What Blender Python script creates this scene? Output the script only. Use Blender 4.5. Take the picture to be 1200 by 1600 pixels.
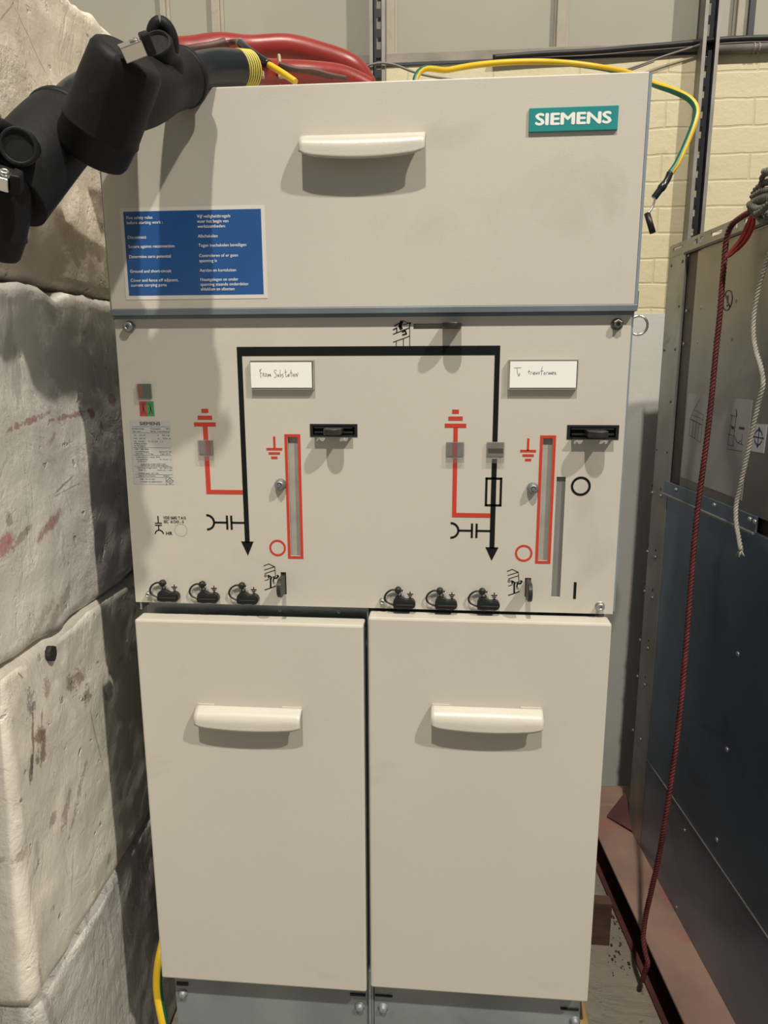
import bpy, bmesh, math, random
from mathutils import Vector, Matrix, noise
for o in list(bpy.data.objects): bpy.data.objects.remove(o)
scene = bpy.context.scene
COL = scene.collection
random.seed(7)
V = Vector
# ------------------------------------------------------------------ camera
FPX = 1109.77
CAM = V((0.46459, -0.99768, 1.39))
RX = V((0.99644741, 0.0841778, -0.00257908)); UX = V((-0.01423563, 0.19853836, 0.97998973)); FX = V((-0.08300542, 0.97647151, -0.19903136))
cd = bpy.data.cameras.new('camera'); cam = bpy.data.objects.new('camera', cd); COL.objects.link(cam)
cd.sensor_fit = 'VERTICAL'; cd.sensor_height = 36.0; cd.sensor_width = 27.0; cd.lens = FPX / 1600 * 36; cd.clip_start = 0.02
m = Matrix.Identity(4)
for i in range(3):
    m[i][0] = RX[i]; m[i][1] = UX[i]; m[i][2] = -FX[i]; m[i][3] = CAM[i]
cam.matrix_world = m
scene.camera = cam
# ------------------------------------------------------------------ light
wd = bpy.data.worlds.new('hall_light'); scene.world = wd; wd.use_nodes = True
wd.node_tree.nodes['Background'].inputs[0].default_value = (0.93, 0.96, 1.0, 1)
wd.node_tree.nodes['Background'].inputs[1].default_value = 0.17
def lamp(name, loc, power, size, col):
    l = bpy.data.lights.new(name, 'POINT'); l.energy = power; l.shadow_soft_size = size; l.color = col
    o = bpy.data.objects.new(name, l); COL.objects.link(o); o.location = loc
lamp('hall_lamp', (0.30, -3.85, 8.0), 1880, 0.10, (1.0, 0.92, 0.79))
lamp('hall_lamp', (4.85, -3.85, 8.0), 2350, 0.12, (1.0, 0.92, 0.79))
scene.view_settings.view_transform = 'Standard'; scene.view_settings.look = 'None'
scene.view_settings.gamma = 1; scene.view_settings.use_curve_mapping = False
scene.view_settings.exposure = 0.0

# ------------------------------------------------------------------ survey helpers: photograph measurements onto real planes
def ray(px, py): return FX + RX * ((px - 600) / FPX) - UX * ((py - 800) / FPX)
def P(px, py, y=0.0):
    d = ray(px, py); return CAM + d * ((y - CAM.y) / d.y)
def S(px, py, y=0.0):
    p = P(px, py, y); return p.x, p.z
class Frame:
    def __init__(s, o, u, v, n): s.o, s.u, s.v, s.n = V(o), V(u), V(v), V(n)
    def __call__(s, a, b, d=0.0): return s.o + s.u * a + s.v * b + s.n * d
    def at(s, px, py, d=0.0):
        o = s.o + s.n * d; r = ray(px, py); t = (o - CAM).dot(s.n) / r.dot(s.n); q = CAM + r * t - s.o
        return q.dot(s.u), q.dot(s.v)
FRONT = Frame((0, 0, 0), (1, 0, 0), (0, 0, 1), (0, -1, 0))
def heading(vx):
    h = ray(vx, 580); h.z = 0; h.normalize(); return h
HR = heading(596); NR = V((HR.y, -HR.x, 0))
RIGHT = Frame(V((CAM.x, CAM.y, 0)) + NR * 0.70, HR, (0, 0, 1), -NR)     # side of the metal enclosure, u grows with depth
HL = heading(650); NL = V((HL.y, -HL.x, 0))
LEFT = Frame(V((CAM.x, CAM.y, 0)) - NL * 0.52, HL, (0, 0, 1), NL)       # face of the concrete blocks
WALL = 1.17

# ------------------------------------------------------------------ materials
def mat(name, color, rough=0.5, metal=0.0, var=0.0, vscale=3.0, dirt=None, dirt_amt=0.0, dscale=6.0, bump=0.0, bscale=60.0, spec=0.5, alpha=None, stretch=None, rvar=0.0, distort=1.5):
    mt = bpy.data.materials.new(name); mt.use_nodes = True; nt = mt.node_tree; N = nt.nodes; L = nt.links
    b = N['Principled BSDF']; b.inputs['Roughness'].default_value = rough; b.inputs['Metallic'].default_value = metal
    b.inputs['Specular IOR Level'].default_value = spec
    c = list(color) + [1]; b.inputs['Base Color'].default_value = c
    tc = N.new('ShaderNodeTexCoord'); src = tc.outputs['Object']
    if stretch:
        mp = N.new('ShaderNodeMapping'); mp.inputs['Scale'].default_value = stretch; L.new(src, mp.inputs[0]); src = mp.outputs[0]
    def nz(sc, det=6, dis=0.0):
        n = N.new('ShaderNodeTexNoise'); n.inputs['Scale'].default_value = sc; n.inputs['Detail'].default_value = det; n.inputs['Distortion'].default_value = dis
        L.new(src, n.inputs['Vector']); return n.outputs['Fac']
    cur = None
    if var:
        mx = N.new('ShaderNodeMix'); mx.data_type = 'RGBA'
        rp = N.new('ShaderNodeMapRange'); rp.inputs[1].default_value = 0.35; rp.inputs[2].default_value = 0.65; L.new(nz(vscale), rp.inputs[0])
        L.new(rp.outputs[0], mx.inputs[0])
        mx.inputs[6].default_value = [x * (1 - var) for x in color] + [1]; mx.inputs[7].default_value = [min(1, x * (1 + var)) for x in color] + [1]
        cur = mx.outputs[2]
    if dirt:
        mx = N.new('ShaderNodeMix'); mx.data_type = 'RGBA'
        rp = N.new('ShaderNodeMapRange'); rp.inputs[1].default_value = 0.58; rp.inputs[2].default_value = 0.72; rp.inputs[4].default_value = dirt_amt
        L.new(nz(dscale, 8, distort), rp.inputs[0]); L.new(rp.outputs[0], mx.inputs[0])
        if cur: L.new(cur, mx.inputs[6])
        else: mx.inputs[6].default_value = c
        mx.inputs[7].default_value = list(dirt) + [1]; cur = mx.outputs[2]
    if cur: L.new(cur, b.inputs['Base Color'])
    if rvar:
        rp = N.new('ShaderNodeMapRange'); rp.inputs[3].default_value = rough - rvar; rp.inputs[4].default_value = rough + rvar
        L.new(nz(vscale * 2.3), rp.inputs[0]); L.new(rp.outputs[0], b.inputs['Roughness'])
    if bump:
        bp = N.new('ShaderNodeBump'); bp.inputs['Strength'].default_value = bump; bp.inputs['Distance'].default_value = 0.01
        L.new(nz(bscale, 5), bp.inputs['Height']); L.new(bp.outputs[0], b.inputs['Normal'])
    if alpha is not None: b.inputs['Alpha'].default_value = alpha
    return mt
M = {}
M['paint'] = mat('beige_powder_coat', (0.545, 0.520, 0.460), 0.42, 0, 0.035, 2.0, (0.36, 0.32, 0.26), 0.25, 5.0, 0.05, 700)
M['handle'] = mat('handle_cream_paint', (0.58, 0.555, 0.49), 0.32, 0, 0.03, 9.0, (0.34, 0.25, 0.16), 0.2, 9.0, 0.05, 500)
M['galv'] = mat('galvanised_grey_steel', (0.30, 0.33, 0.34), 0.42, 0.7, 0.16, 9.0, (0.16, 0.17, 0.17), 0.5, 16, 0.04, 200)
M['trimgrey'] = mat('grey_frame_steel', (0.19, 0.23, 0.26), 0.45, 0.5, 0.12, 9.0)
M['edge'] = mat('blue_grey_edge', (0.27, 0.32, 0.37), 0.4, 0.3)
M['base'] = mat('plinth_steel', (0.25, 0.285, 0.29), 0.5, 0.35, 0.16, 7.0, (0.16, 0.17, 0.17), 0.4, 12)
M['black'] = mat('black_print', (0.008, 0.010, 0.010), 0.5, spec=0.15)
M['red'] = mat('red_print', (0.52, 0.045, 0.025), 0.45)
M['dred'] = mat('dark_red_print', (0.40, 0.05, 0.05), 0.45)
M['plastic'] = mat('black_plastic', (0.009, 0.011, 0.012), 0.4, 0, 0.2, 30)
M['grip'] = mat('worn_black_plastic', (0.022, 0.021, 0.021), 0.42, 0, 0.25, 40)
M['rubber'] = mat('black_rubber', (0.010, 0.011, 0.013), 0.55, 0, 0.28, 14, (0.06, 0.055, 0.05), 0.25, 22, 0.05, 150, spec=0.22)
M['sleeve'] = mat('shrink_sleeve', (0.013, 0.016, 0.020), 0.26, 0, 0.1, 10, None, 0, 1, 0.04, 90)
M['chrome'] = mat('bright_metal', (0.72, 0.71, 0.68), 0.22, 1.0)
M['steel'] = mat('bolt_steel', (0.52, 0.52, 0.50), 0.35, 0.85, 0.1, 60)
M['dark'] = mat('dark_cavity', (0.02, 0.02, 0.02), 0.8)
M['slot'] = mat('slot_grey', (0.34, 0.325, 0.295), 0.55, 0, 0.12, 25)
M['slot2'] = mat('slot_cool_grey', (0.20, 0.20, 0.19), 0.55, 0, 0.05, 25)
M['teal'] = mat('teal_enamel', (0.012, 0.25, 0.255), 0.4, 0, 0.05, 8)
M['white'] = mat('white_letters', (0.82, 0.83, 0.80), 0.5)
M['labelwhite'] = mat('label_white', (0.64, 0.62, 0.60), 0.45)
M['labelgrey'] = mat('silver_label', (0.48, 0.475, 0.46), 0.38)
M['blue'] = mat('safety_blue', (0.018, 0.085, 0.27), 0.36, 0, 0.06, 20)
M['paper'] = mat('white_paper', (0.86, 0.86, 0.83), 0.6)
M['clear'] = mat('clear_plastic', (0.50, 0.49, 0.44), 0.25, 0, 0, 1, alpha=0.55)
M['window'] = mat('indicator_window', (0.20, 0.19, 0.18), 0.25, 0, 0, 1, alpha=0.22)
M['windowgrey'] = mat('indicator_drum', (0.27, 0.26, 0.245), 0.4, 0, 0.1, 60)
M['ink'] = mat('pen_ink', (0.10, 0.10, 0.12), 0.7)
M['print'] = mat('fine_print', (0.07, 0.07, 0.075), 0.6)
M['tapered'] = mat('red_flag', (0.50, 0.06, 0.04), 0.5)
M['green'] = mat('green_flag', (0.05, 0.30, 0.10), 0.5)
M['dgreen'] = mat('dark_green_flag', (0.03, 0.15, 0.09), 0.4)
M['redcable'] = mat('red_cable_jacket', (0.27, 0.026, 0.020), 0.36, 0, 0.18, 8, (0.10, 0.05, 0.04), 0.5, 12, 0.03, 60)
M['yellow'] = mat('yellow_insulation', (0.72, 0.47, 0.02), 0.38, 0, 0.05, 10)
M['cgreen'] = mat('green_insulation', (0.012, 0.12, 0.06), 0.38, 0, 0.1, 10)
M['ytape'] = mat('yellow_tape', (0.62, 0.55, 0.12), 0.45)
M['brown'] = mat('brown_wire', (0.10, 0.045, 0.035), 0.55, 0, 0.25, 30)
M['tie'] = mat('cable_tie', (0.42, 0.37, 0.22), 0.5)
M['sheet'] = mat('aluzinc_sheet', (0.30, 0.285, 0.26), 0.38, 0.85, 0.10, 4.0, (0.17, 0.16, 0.15), 0.3, 5.0, 0.02, 40, rvar=0.06)
M['sheetlow'] = mat('galvanised_lower_sheet', (0.24, 0.31, 0.42), 0.36, 0.9, 0.10, 4.0, (0.12, 0.12, 0.12), 0.3, 5.0, 0.02, 40, rvar=0.05)
M['strip'] = mat('galvanised_corner_strip', (0.34, 0.345, 0.32), 0.42, 0.65, 0.14, 10.0, (0.20, 0.20, 0.19), 0.5, 12)
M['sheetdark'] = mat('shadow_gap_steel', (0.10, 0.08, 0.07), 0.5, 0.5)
M['rivet'] = mat('dark_rivet', (0.16, 0.16, 0.15), 0.4, 0.7)
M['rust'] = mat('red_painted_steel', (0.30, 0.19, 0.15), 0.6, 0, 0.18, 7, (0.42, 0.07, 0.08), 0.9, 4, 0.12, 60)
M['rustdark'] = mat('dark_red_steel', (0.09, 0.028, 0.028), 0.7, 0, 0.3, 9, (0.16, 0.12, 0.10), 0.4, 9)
M['wood'] = mat('brown_wood', (0.085, 0.045, 0.03), 0.7, 0, 0.3, 12, stretch=(1, 1, 6))
M['timber'] = mat('pale_timber', (0.40, 0.25, 0.11), 0.7, 0, 0.2, 12, stretch=(1, 1, 5))
M['redrope'] = mat('red_rope', (0.13, 0.024, 0.023), 0.65, 0, 0.3, 25)
M['redyarn'] = mat('bright_red_cord', (0.42, 0.035, 0.025), 0.6, 0, 0.2, 60)
M['whiterope'] = mat('white_rope', (0.50, 0.47, 0.41), 0.7, 0, 0.2, 40)
M['greyrope'] = mat('grey_rope', (0.17, 0.16, 0.135), 0.7, 0, 0.45, 30)
M['strut'] = mat('strut_zinc', (0.27, 0.26, 0.24), 0.45, 0.6, 0.2, 12)
M['strutdark'] = mat('strut_shade_dark_steel', (0.045, 0.05, 0.06), 0.5, 0.4)  # darker copy of the zinc: channel shade put into the colour; also dark steel
M['wirecover'] = mat('wall_cable_black', (0.015, 0.015, 0.018), 0.5)
M['conduit'] = mat('grey_conduit', (0.20, 0.18, 0.16), 0.55, 0, 0.15, 15)
M['cladding'] = mat('cream_wall_panel', (0.31, 0.30, 0.245), 0.55, 0, 0.06, 2.5, (0.30, 0.27, 0.20), 0.25, 7)
M['mullion'] = mat('mullion_strip', (0.34, 0.31, 0.25), 0.55, 0, 0.10, 12, (0.2, 0.17, 0.13), 0.4, 20)
M['sill'] = mat('dirty_sill', (0.24, 0.215, 0.18), 0.6, 0, 0.2, 12)
M['plaster'] = mat('pale_wall_plaster', (0.50, 0.50, 0.48), 0.6, 0, 0.05, 3, (0.33, 0.33, 0.32), 0.3, 6, 0.05, 90)

def brick_mat():
    mt = bpy.data.materials.new('painted_brick'); mt.use_nodes = True; nt = mt.node_tree; N = nt.nodes; L = nt.links; b = N['Principled BSDF']
    tc = N.new('ShaderNodeTexCoord'); sp = N.new('ShaderNodeSeparateXYZ'); cb = N.new('ShaderNodeCombineXYZ')
    L.new(tc.outputs['Object'], sp.inputs[0]); L.new(sp.outputs[0], cb.inputs[0])
    ad = N.new('ShaderNodeMath'); ad.operation = 'ADD'; ad.inputs[1].default_value = BZ; L.new(sp.outputs[2], ad.inputs[0]); L.new(ad.outputs[0], cb.inputs[1])
    n0 = N.new('ShaderNodeTexNoise'); n0.inputs['Scale'].default_value = 9; n0.inputs['Detail'].default_value = 4; L.new(cb.outputs[0], n0.inputs['Vector'])
    vm = N.new('ShaderNodeVectorMath'); vm.operation = 'SCALE'; vm.inputs['Scale'].default_value = 0.012; L.new(n0.outputs['Color'], vm.inputs[0])
    va = N.new('ShaderNodeVectorMath'); va.operation = 'ADD'; L.new(cb.outputs[0], va.inputs[0]); L.new(vm.outputs[0], va.inputs[1])
    br = N.new('ShaderNodeTexBrick'); L.new(va.outputs[0], br.inputs['Vector']); br.inputs['Scale'].default_value = 1
    br.inputs['Brick Width'].default_value = 0.235; br.inputs['Row Height'].default_value = COURSE; br.inputs['Mortar Size'].default_value = 0.004; br.inputs['Mortar Smooth'].default_value = 0.6
    br.inputs['Color1'].default_value = (0.60, 0.54, 0.36, 1); br.inputs['Color2'].default_value = (0.585, 0.525, 0.345, 1); br.inputs['Mortar'].default_value = (0.54, 0.48, 0.31, 1)
    nz = N.new('ShaderNodeTexNoise'); nz.inputs['Scale'].default_value = 13; nz.inputs['Detail'].default_value = 9; nz.inputs['Roughness'].default_value = 0.7; L.new(cb.outputs[0], nz.inputs['Vector'])
    rp = N.new('ShaderNodeMapRange'); rp.inputs[1].default_value = 0.60; rp.inputs[2].default_value = 0.70; rp.inputs[4].default_value = 0.5; L.new(nz.outputs['Fac'], rp.inputs[0])
    mx = N.new('ShaderNodeMix'); mx.data_type = 'RGBA'; L.new(rp.outputs[0], mx.inputs[0]); L.new(br.outputs['Color'], mx.inputs[6]); mx.inputs[7].default_value = (0.40, 0.32, 0.21, 1)
    L.new(mx.outputs[2], b.inputs['Base Color']); b.inputs['Roughness'].default_value = 0.5
    b1 = N.new('ShaderNodeBump'); b1.invert = True; b1.inputs['Strength'].default_value = 0.35; b1.inputs['Distance'].default_value = 0.005; L.new(br.outputs['Fac'], b1.inputs['Height'])
    b2 = N.new('ShaderNodeBump'); b2.inputs['Strength'].default_value = 0.35; b2.inputs['Distance'].default_value = 0.008; L.new(nz.outputs['Fac'], b2.inputs['Height']); L.new(b1.outputs[0], b2.inputs['Normal'])
    L.new(b2.outputs[0], b.inputs['Normal']); return mt
zA, zB = P(1150, 107, WALL).z, P(1150, 318, WALL).z
COURSE = (zA - zB) / 5
BZ = -(zA % COURSE)
M['brick'] = brick_mat()

def block_mat(name, base, stain, redamt, rough=0.42, bumps=0.6, pitamt=0.9, marks=()):
    """Painted, chipped concrete: coat with scratches, pits, brown and red smears."""
    mt = bpy.data.materials.new(name); mt.use_nodes = True; nt = mt.node_tree; N = nt.nodes; L = nt.links; b = N['Principled BSDF']
    tc = N.new('ShaderNodeTexCoord'); src = tc.outputs['Object']
    def nz(sc, det=8, rg=0.6, dis=0, mp=None):
        n = N.new('ShaderNodeTexNoise'); n.inputs['Scale'].default_value = sc; n.inputs['Detail'].default_value = det; n.inputs['Roughness'].default_value = rg; n.inputs['Distortion'].default_value = dis
        if mp:
            q = N.new('ShaderNodeMapping'); q.inputs['Scale'].default_value = mp[0]; q.inputs['Rotation'].default_value = mp[1]; L.new(src, q.inputs[0]); L.new(q.outputs[0], n.inputs['Vector'])
        else: L.new(src, n.inputs['Vector'])
        return n.outputs['Fac']
    def rng(x, a, c, hi=1.0, lo=0.0):
        r = N.new('ShaderNodeMapRange'); r.inputs[1].default_value = a; r.inputs[2].default_value = c; r.inputs[3].default_value = lo; r.inputs[4].default_value = hi; L.new(x, r.inputs[0]); return r.outputs[0]
    def mix(f, a, col):
        x = N.new('ShaderNodeMix'); x.data_type = 'RGBA'; L.new(f, x.inputs[0])
        if isinstance(a, tuple): x.inputs[6].default_value = a + (1,)
        else: L.new(a, x.inputs[6])
        x.inputs[7].default_value = tuple(col) + (1,); return x.outputs[2]
    c = mix(rng(nz(2.5), 0.35, 0.65, 0.8), base, [k * 0.78 for k in base])
    c = mix(rng(nz(9, 8, 0.65, 0.6), 0.60, 0.72, 0.55), c, stain)
    scr = nz(7, 6, 0.55, 0.4, ((1, 3.2, 0.8), (0.75, 0, 0)))
    c = mix(rng(scr, 0.66, 0.70, 0.30), c, (0.13, 0.11, 0.09))
    pit = nz(38, 3, 0.5)
    c = mix(rng(pit, 0.70, 0.74, pitamt), c, (0.16, 0.14, 0.12))
    c = mix(rng(nz(4.2, 5, 0.5, 0.8, ((1, 1, 2.6), (0.35, 0, 0))), 0.665, 0.70, redamt), c, (0.24, 0.035, 0.04))
    if marks:
        mn = nz(60, 8, 0.8); mn2 = nz(14, 5, 0.6, 0.5)
        for (px, py, du, dz, rot, col, jag, amt) in marks:
            uu, zz = LEFT.at(px, py); o_ = LEFT(uu, zz) - BORG; cr_, sr_ = math.cos(rot), math.sin(rot)
            sub = N.new('ShaderNodeVectorMath'); sub.operation = 'SUBTRACT'; sub.inputs[1].default_value = o_; L.new(src, sub.inputs[0])
            comp = []
            for ax in (HL * cr_ + V((0, 0, sr_)), V((0, 0, cr_)) - HL * sr_):
                dt = N.new('ShaderNodeVectorMath'); dt.operation = 'DOT_PRODUCT'; dt.inputs[1].default_value = ax; L.new(sub.outputs[0], dt.inputs[0]); comp.append(dt.outputs['Value'])
            sq = []
            for v_, r_ in zip(comp, (du, dz)):
                dv = N.new('ShaderNodeMath'); dv.operation = 'DIVIDE'; dv.inputs[1].default_value = r_; L.new(v_, dv.inputs[0])
                pw = N.new('ShaderNodeMath'); pw.operation = 'MULTIPLY'; L.new(dv.outputs[0], pw.inputs[0]); L.new(dv.outputs[0], pw.inputs[1]); sq.append(pw.outputs[0])
            ad = N.new('ShaderNodeMath'); ad.operation = 'ADD'; L.new(sq[0], ad.inputs[0]); L.new(sq[1], ad.inputs[1])
            a2_ = N.new('ShaderNodeMath'); a2_.operation = 'MULTIPLY_ADD'; jag = jag * 1.6 + 1.5; a2_.inputs[1].default_value = jag; L.new(mn, a2_.inputs[0]); L.new(ad.outputs[0], a2_.inputs[2])
            c = mix(rng(a2_.outputs[0], 0.35 + jag * .5, 1.25 + jag * .5, 0.0, amt * .85), c, col)
    L.new(c, b.inputs['Base Color']); 
    L.new(rng(nz(6), 0.3, 0.7, rough + 0.14, rough - 0.12), b.inputs['Roughness'])
    cr = nz(3.5, 9, 0.62, 1.2, ((1, 1.8, 1), (0.8, 0, 0)))
    # folded, creased skin of paint
    ab = N.new('ShaderNodeMath'); ab.operation = 'SUBTRACT'; ab.inputs[1].default_value = 0.5; L.new(cr, ab.inputs[0])
    a2 = N.new('ShaderNodeMath'); a2.operation = 'ABSOLUTE'; L.new(ab.outputs[0], a2.inputs[0])
    b0 = N.new('ShaderNodeBump'); b0.inputs['Strength'].default_value = bumps; b0.inputs['Distance'].default_value = 0.06; L.new(rng(a2.outputs[0], 0, 0.035, 1.0), b0.inputs['Height']); b0.inputs['Distance'].default_value = 0.004
    b1 = N.new('ShaderNodeBump'); b1.inputs['Strength'].default_value = bumps; b1.inputs['Distance'].default_value = 0.02; L.new(nz(16, 10, 0.62), b1.inputs['Height']); L.new(b0.outputs[0], b1.inputs['Normal'])
    b2 = N.new('ShaderNodeBump'); b2.invert = True; b2.inputs['Strength'].default_value = 0.6; b2.inputs['Distance'].default_value = 0.004; L.new(rng(pit, 0.66, 0.74), b2.inputs['Height']); L.new(b1.outputs[0], b2.inputs['Normal'])
    L.new(b2.outputs[0], b.inputs['Normal']); return mt
BORG = V((-0.3, 0.3, 0.0))
RDM, BRM, DKM = (0.25, 0.045, 0.05), (0.20, 0.13, 0.075), (0.05, 0.04, 0.03)
M['blockA'] = block_mat('cream_painted_concrete', (0.82, 0.75, 0.64), (0.52, 0.42, 0.32), 0.0, 0.5, 0.4, marks=[(25, 18, .05, .0012, .75, BRM, 2, .6), (70, 75, .10, .0012, -.62, DKM, 2, .5), (110, 340, .03, .05, .3, (0.5, .40, .28), 3, .5)])
M['blockB'] = block_mat('grey_white_painted_concrete', (0.78, 0.76, 0.71), (0.50, 0.47, 0.43), 0.0, 0.34, 0.28, 0.3, marks=[
    (45, 657, .055, .0045, .15, RDM, 6, .7), (110, 650, .06, .004, .05, RDM, 7, .7), (78, 688, .02, .006, .5, RDM, 4, .5), (146, 646, .012, .010, 0, RDM, 2, .9), (177, 626, .020, .011, 0, RDM, 2, .8), (160, 672, .01, .010, 0, RDM, 5, .7),
    (77, 820, .040, .009, .35, RDM, 2.5, .75), (8, 852, .025, .014, .4, (0.36, .05, .06), 2, .8), (35, 838, .03, .005, .4, BRM, 4, .6), (100, 758, .030, .002, .3, DKM, 3, .6), (105, 765, .045, .0015, .1, DKM, 3, .5), (14, 810, .008, .010, 0, BRM, 3, .6), (92, 955, .06, .012, .5, BRM, 5, .5), (65, 970, .05, .010, .5, BRM, 5, .4), (167, 575, .006, .004, 0, DKM, 2, .7)])
M['blockC'] = block_mat('white_painted_concrete', (0.82, 0.78, 0.69), (0.54, 0.46, 0.36), 0.0, 0.36, 0.25, 0.4, marks=[
    (62, 1148, .014, .014, 0, BRM, 3, .95), (66, 1165, .009, .028, -.22, BRM, 4, .9), (51, 1160, .0035, .045, -.25, BRM, 1.5, .9), (48, 1195, .005, .018, -.2, DKM, 3, .95), (45, 1215, .0022, .012, -.1, DKM, 1, .9), (66, 1118, .003, .012, -.4, BRM, 1, .8), (58, 1180, .008, .012, 0, DKM, 5, .7),
    (118, 1064, .025, .014, -.3, BRM, 5, .8), (133, 1083, .012, .016, .2, DKM, 6, .7), (50, 1093, .012, .018, 0, DKM, 6.5, .7), (75, 1075, .010, .014, 0, BRM, 6, .6), (33, 1055, .010, .0015, -.9, DKM, 1, .7),
    (148, 1150, .0025, .06, .25, BRM, 2, .5), (125, 1235, .05, .006, .9, BRM, 5, .6), (105, 1262, .03, .010, .9, BRM, 5, .6), (85, 1278, .012, .008, .5, BRM, 4, .6), (36, 1335, .012, .008, .3, BRM, 4, .6), (60, 1355, .015, .003, .6, BRM, 2, .6), (168, 1342, .008, .010, 0, BRM, 4, .5), (115, 1365, .002, .04, -.3, BRM, 2, .4), (163, 1085, .006, .012, 0, DKM, 4, .7)])
M['blockD'] = block_mat('glossy_grey_concrete', (0.68, 0.66, 0.63), (0.44, 0.42, 0.39), 0.0, 0.28, 0.6, 0.3)
def floor_mat():
    return block_mat('concrete_floor', (0.30, 0.27, 0.22), (0.17, 0.15, 0.12), 0.0, 0.6, 0.4, 0.9)
M['floor'] = floor_mat()

# ------------------------------------------------------------------ mesh builder
class MB:
    def __init__(s): s.bm = bmesh.new(); s.mats = []
    def mi(s, k):
        if k not in s.mats: s.mats.append(k)
        return s.mats.index(k)
    def face(s, pts, k, smooth=False):
        f = s.bm.faces.new([s.bm.verts.new(V(p)) for p in pts]); f.material_index = s.mi(k); f.smooth = smooth; return f
    def prism(s, fr, pts, d0, d1, k):
        n = len(pts); i = s.mi(k)
        a = [s.bm.verts.new(fr(p[0], p[1], d0)) for p in pts]; b = [s.bm.verts.new(fr(p[0], p[1], d1)) for p in pts]
        s.bm.faces.new(a[::-1]).material_index = i; s.bm.faces.new(b).material_index = i
        for j in range(n): s.bm.faces.new((a[j], a[(j + 1) % n], b[(j + 1) % n], b[j])).material_index = i
    def rect(s, fr, x0, z0, x1, z1, d0, d1, k): s.prism(fr, [(x0, z0), (x1, z0), (x1, z1), (x0, z1)], d0, d1, k)
    def box(s, a, b, k, bev=0.0):
        t = bmesh.new(); r = bmesh.ops.create_cube(t, size=1)
        for v in t.verts: v.co = V([(a[i] + b[i]) / 2 + v.co[i] * abs(b[i] - a[i]) for i in range(3)])
        if bev: bmesh.ops.bevel(t, geom=list(t.edges), offset=bev, segments=2, affect='EDGES', profile=0.5)
        s.merge(t, k, smooth=False)
    def merge(s, t, k, smooth=None, mx=None):
        i = s.mi(k); mp = {}
        for v in t.verts: mp[v] = s.bm.verts.new((mx @ v.co) if mx else v.co)
        for f in t.faces:
            try: g = s.bm.faces.new([mp[v] for v in f.verts]); g.material_index = i; g.smooth = f.smooth if smooth is None else smooth
            except ValueError: pass
        t.free()
    def ring(s, fr, cx, cz, r0, r1, a0, a1, d0, d1, k, n=40):
        i = s.mi(k); full = abs(a1 - a0) >= 359.9; rows = []
        for j in range(n + (0 if full else 1)):
            t = math.radians(a0 + (a1 - a0) * j / n); c, q = math.cos(t), math.sin(t)
            rows.append([s.bm.verts.new(fr(cx + r * c, cz + r * q, d)) for r, d in ((r0, d0), (r1, d0), (r1, d1), (r0, d1))])
        m_ = len(rows)
        for j in range(m_ if full else m_ - 1):
            A, B = rows[j], rows[(j + 1) % m_]
            for q in range(4): s.bm.faces.new((A[q], A[(q + 1) % 4], B[(q + 1) % 4], B[q])).material_index = i
        if not full: s.bm.faces.new(rows[0][::-1]).material_index = i; s.bm.faces.new(rows[-1]).material_index = i
    def stroke(s, fr, pts, w, d0, d1, k):
        for (x0, z0), (x1, z1) in zip(pts, pts[1:]):
            dx, dz = x1 - x0, z1 - z0; l = math.hypot(dx, dz)
            if l < 1e-7: continue
            nx, nz = -dz / l * w / 2, dx / l * w / 2; ex, ez = dx / l * w * 0.3, dz / l * w * 0.3
            s.prism(fr, [(x0 - ex + nx, z0 - ez + nz), (x0 - ex - nx, z0 - ez - nz), (x1 + ex - nx, z1 + ez - nz), (x1 + ex + nx, z1 + ez + nz)], d0, d1, k)
    def tube(s, pts, rad, k, n=14, caps=True, twist=0.0, k2=None, split=0.5, phase=0.0, flat=1.0):
        pts = [V(p) for p in pts]; R = rad if isinstance(rad, (list, tuple)) else [rad] * len(pts)
        i = s.mi(k); i2 = s.mi(k2) if k2 else i
        T = [(pts[min(j + 1, len(pts) - 1)] - pts[max(j - 1, 0)]).normalized() for j in range(len(pts))]
        up = V((0, 0, 1)) if abs(T[0].z) < 0.9 else V((0, 1, 0)); nrm = (up - T[0] * up.dot(T[0])).normalized(); rows = []; L_ = 0
        for j, p in enumerate(pts):
            if j: L_ += (pts[j] - pts[j - 1]).length
            nrm = (nrm - T[j] * nrm.dot(T[j])).normalized(); bn = T[j].cross(nrm)
            rows.append([s.bm.verts.new(p + (nrm * math.cos(a) + bn * math.sin(a) * flat) * R[j]) for a in [2 * math.pi * q / n + phase + twist * L_ for q in range(n)]])
        for A, B in zip(rows, rows[1:]):
            for q in range(n):
                f = s.bm.faces.new((A[q], A[(q + 1) % n], B[(q + 1) % n], B[q])); f.smooth = True; f.material_index = i if q < n * split else i2
        if caps:
            s.bm.faces.new(rows[0][::-1]).material_index = i; s.bm.faces.new(rows[-1]).material_index = i
    def lathe(s, o, axis, prof, k, n=36, smooth=True):
        """prof: (distance along axis, radius)"""
        o = V(o); ax = V(axis).normalized(); up = V((0, 0, 1)) if abs(ax.z) < 0.9 else V((1, 0, 0)); a = (up - ax * up.dot(ax)).normalized(); b = ax.cross(a); i = s.mi(k); rows = []
        for d, r in prof: rows.append([s.bm.verts.new(o + ax * d + (a * math.cos(2 * math.pi * q / n) + b * math.sin(2 * math.pi * q / n)) * max(r, 1e-5)) for q in range(n)])
        for j in range(len(rows) - 1):
            A, B = rows[j], rows[j + 1]
            sm = smooth and not (abs(prof[j + 1][0] - prof[j][0]) < 1e-6)
            for q in range(n):
                f = s.bm.faces.new((A[q], A[(q + 1) % n], B[(q + 1) % n], B[q])); f.smooth = sm; f.material_index = i
        s.bm.faces.new(rows[0][::-1]).material_index = i; s.bm.faces.new(rows[-1]).material_index = i
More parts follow.
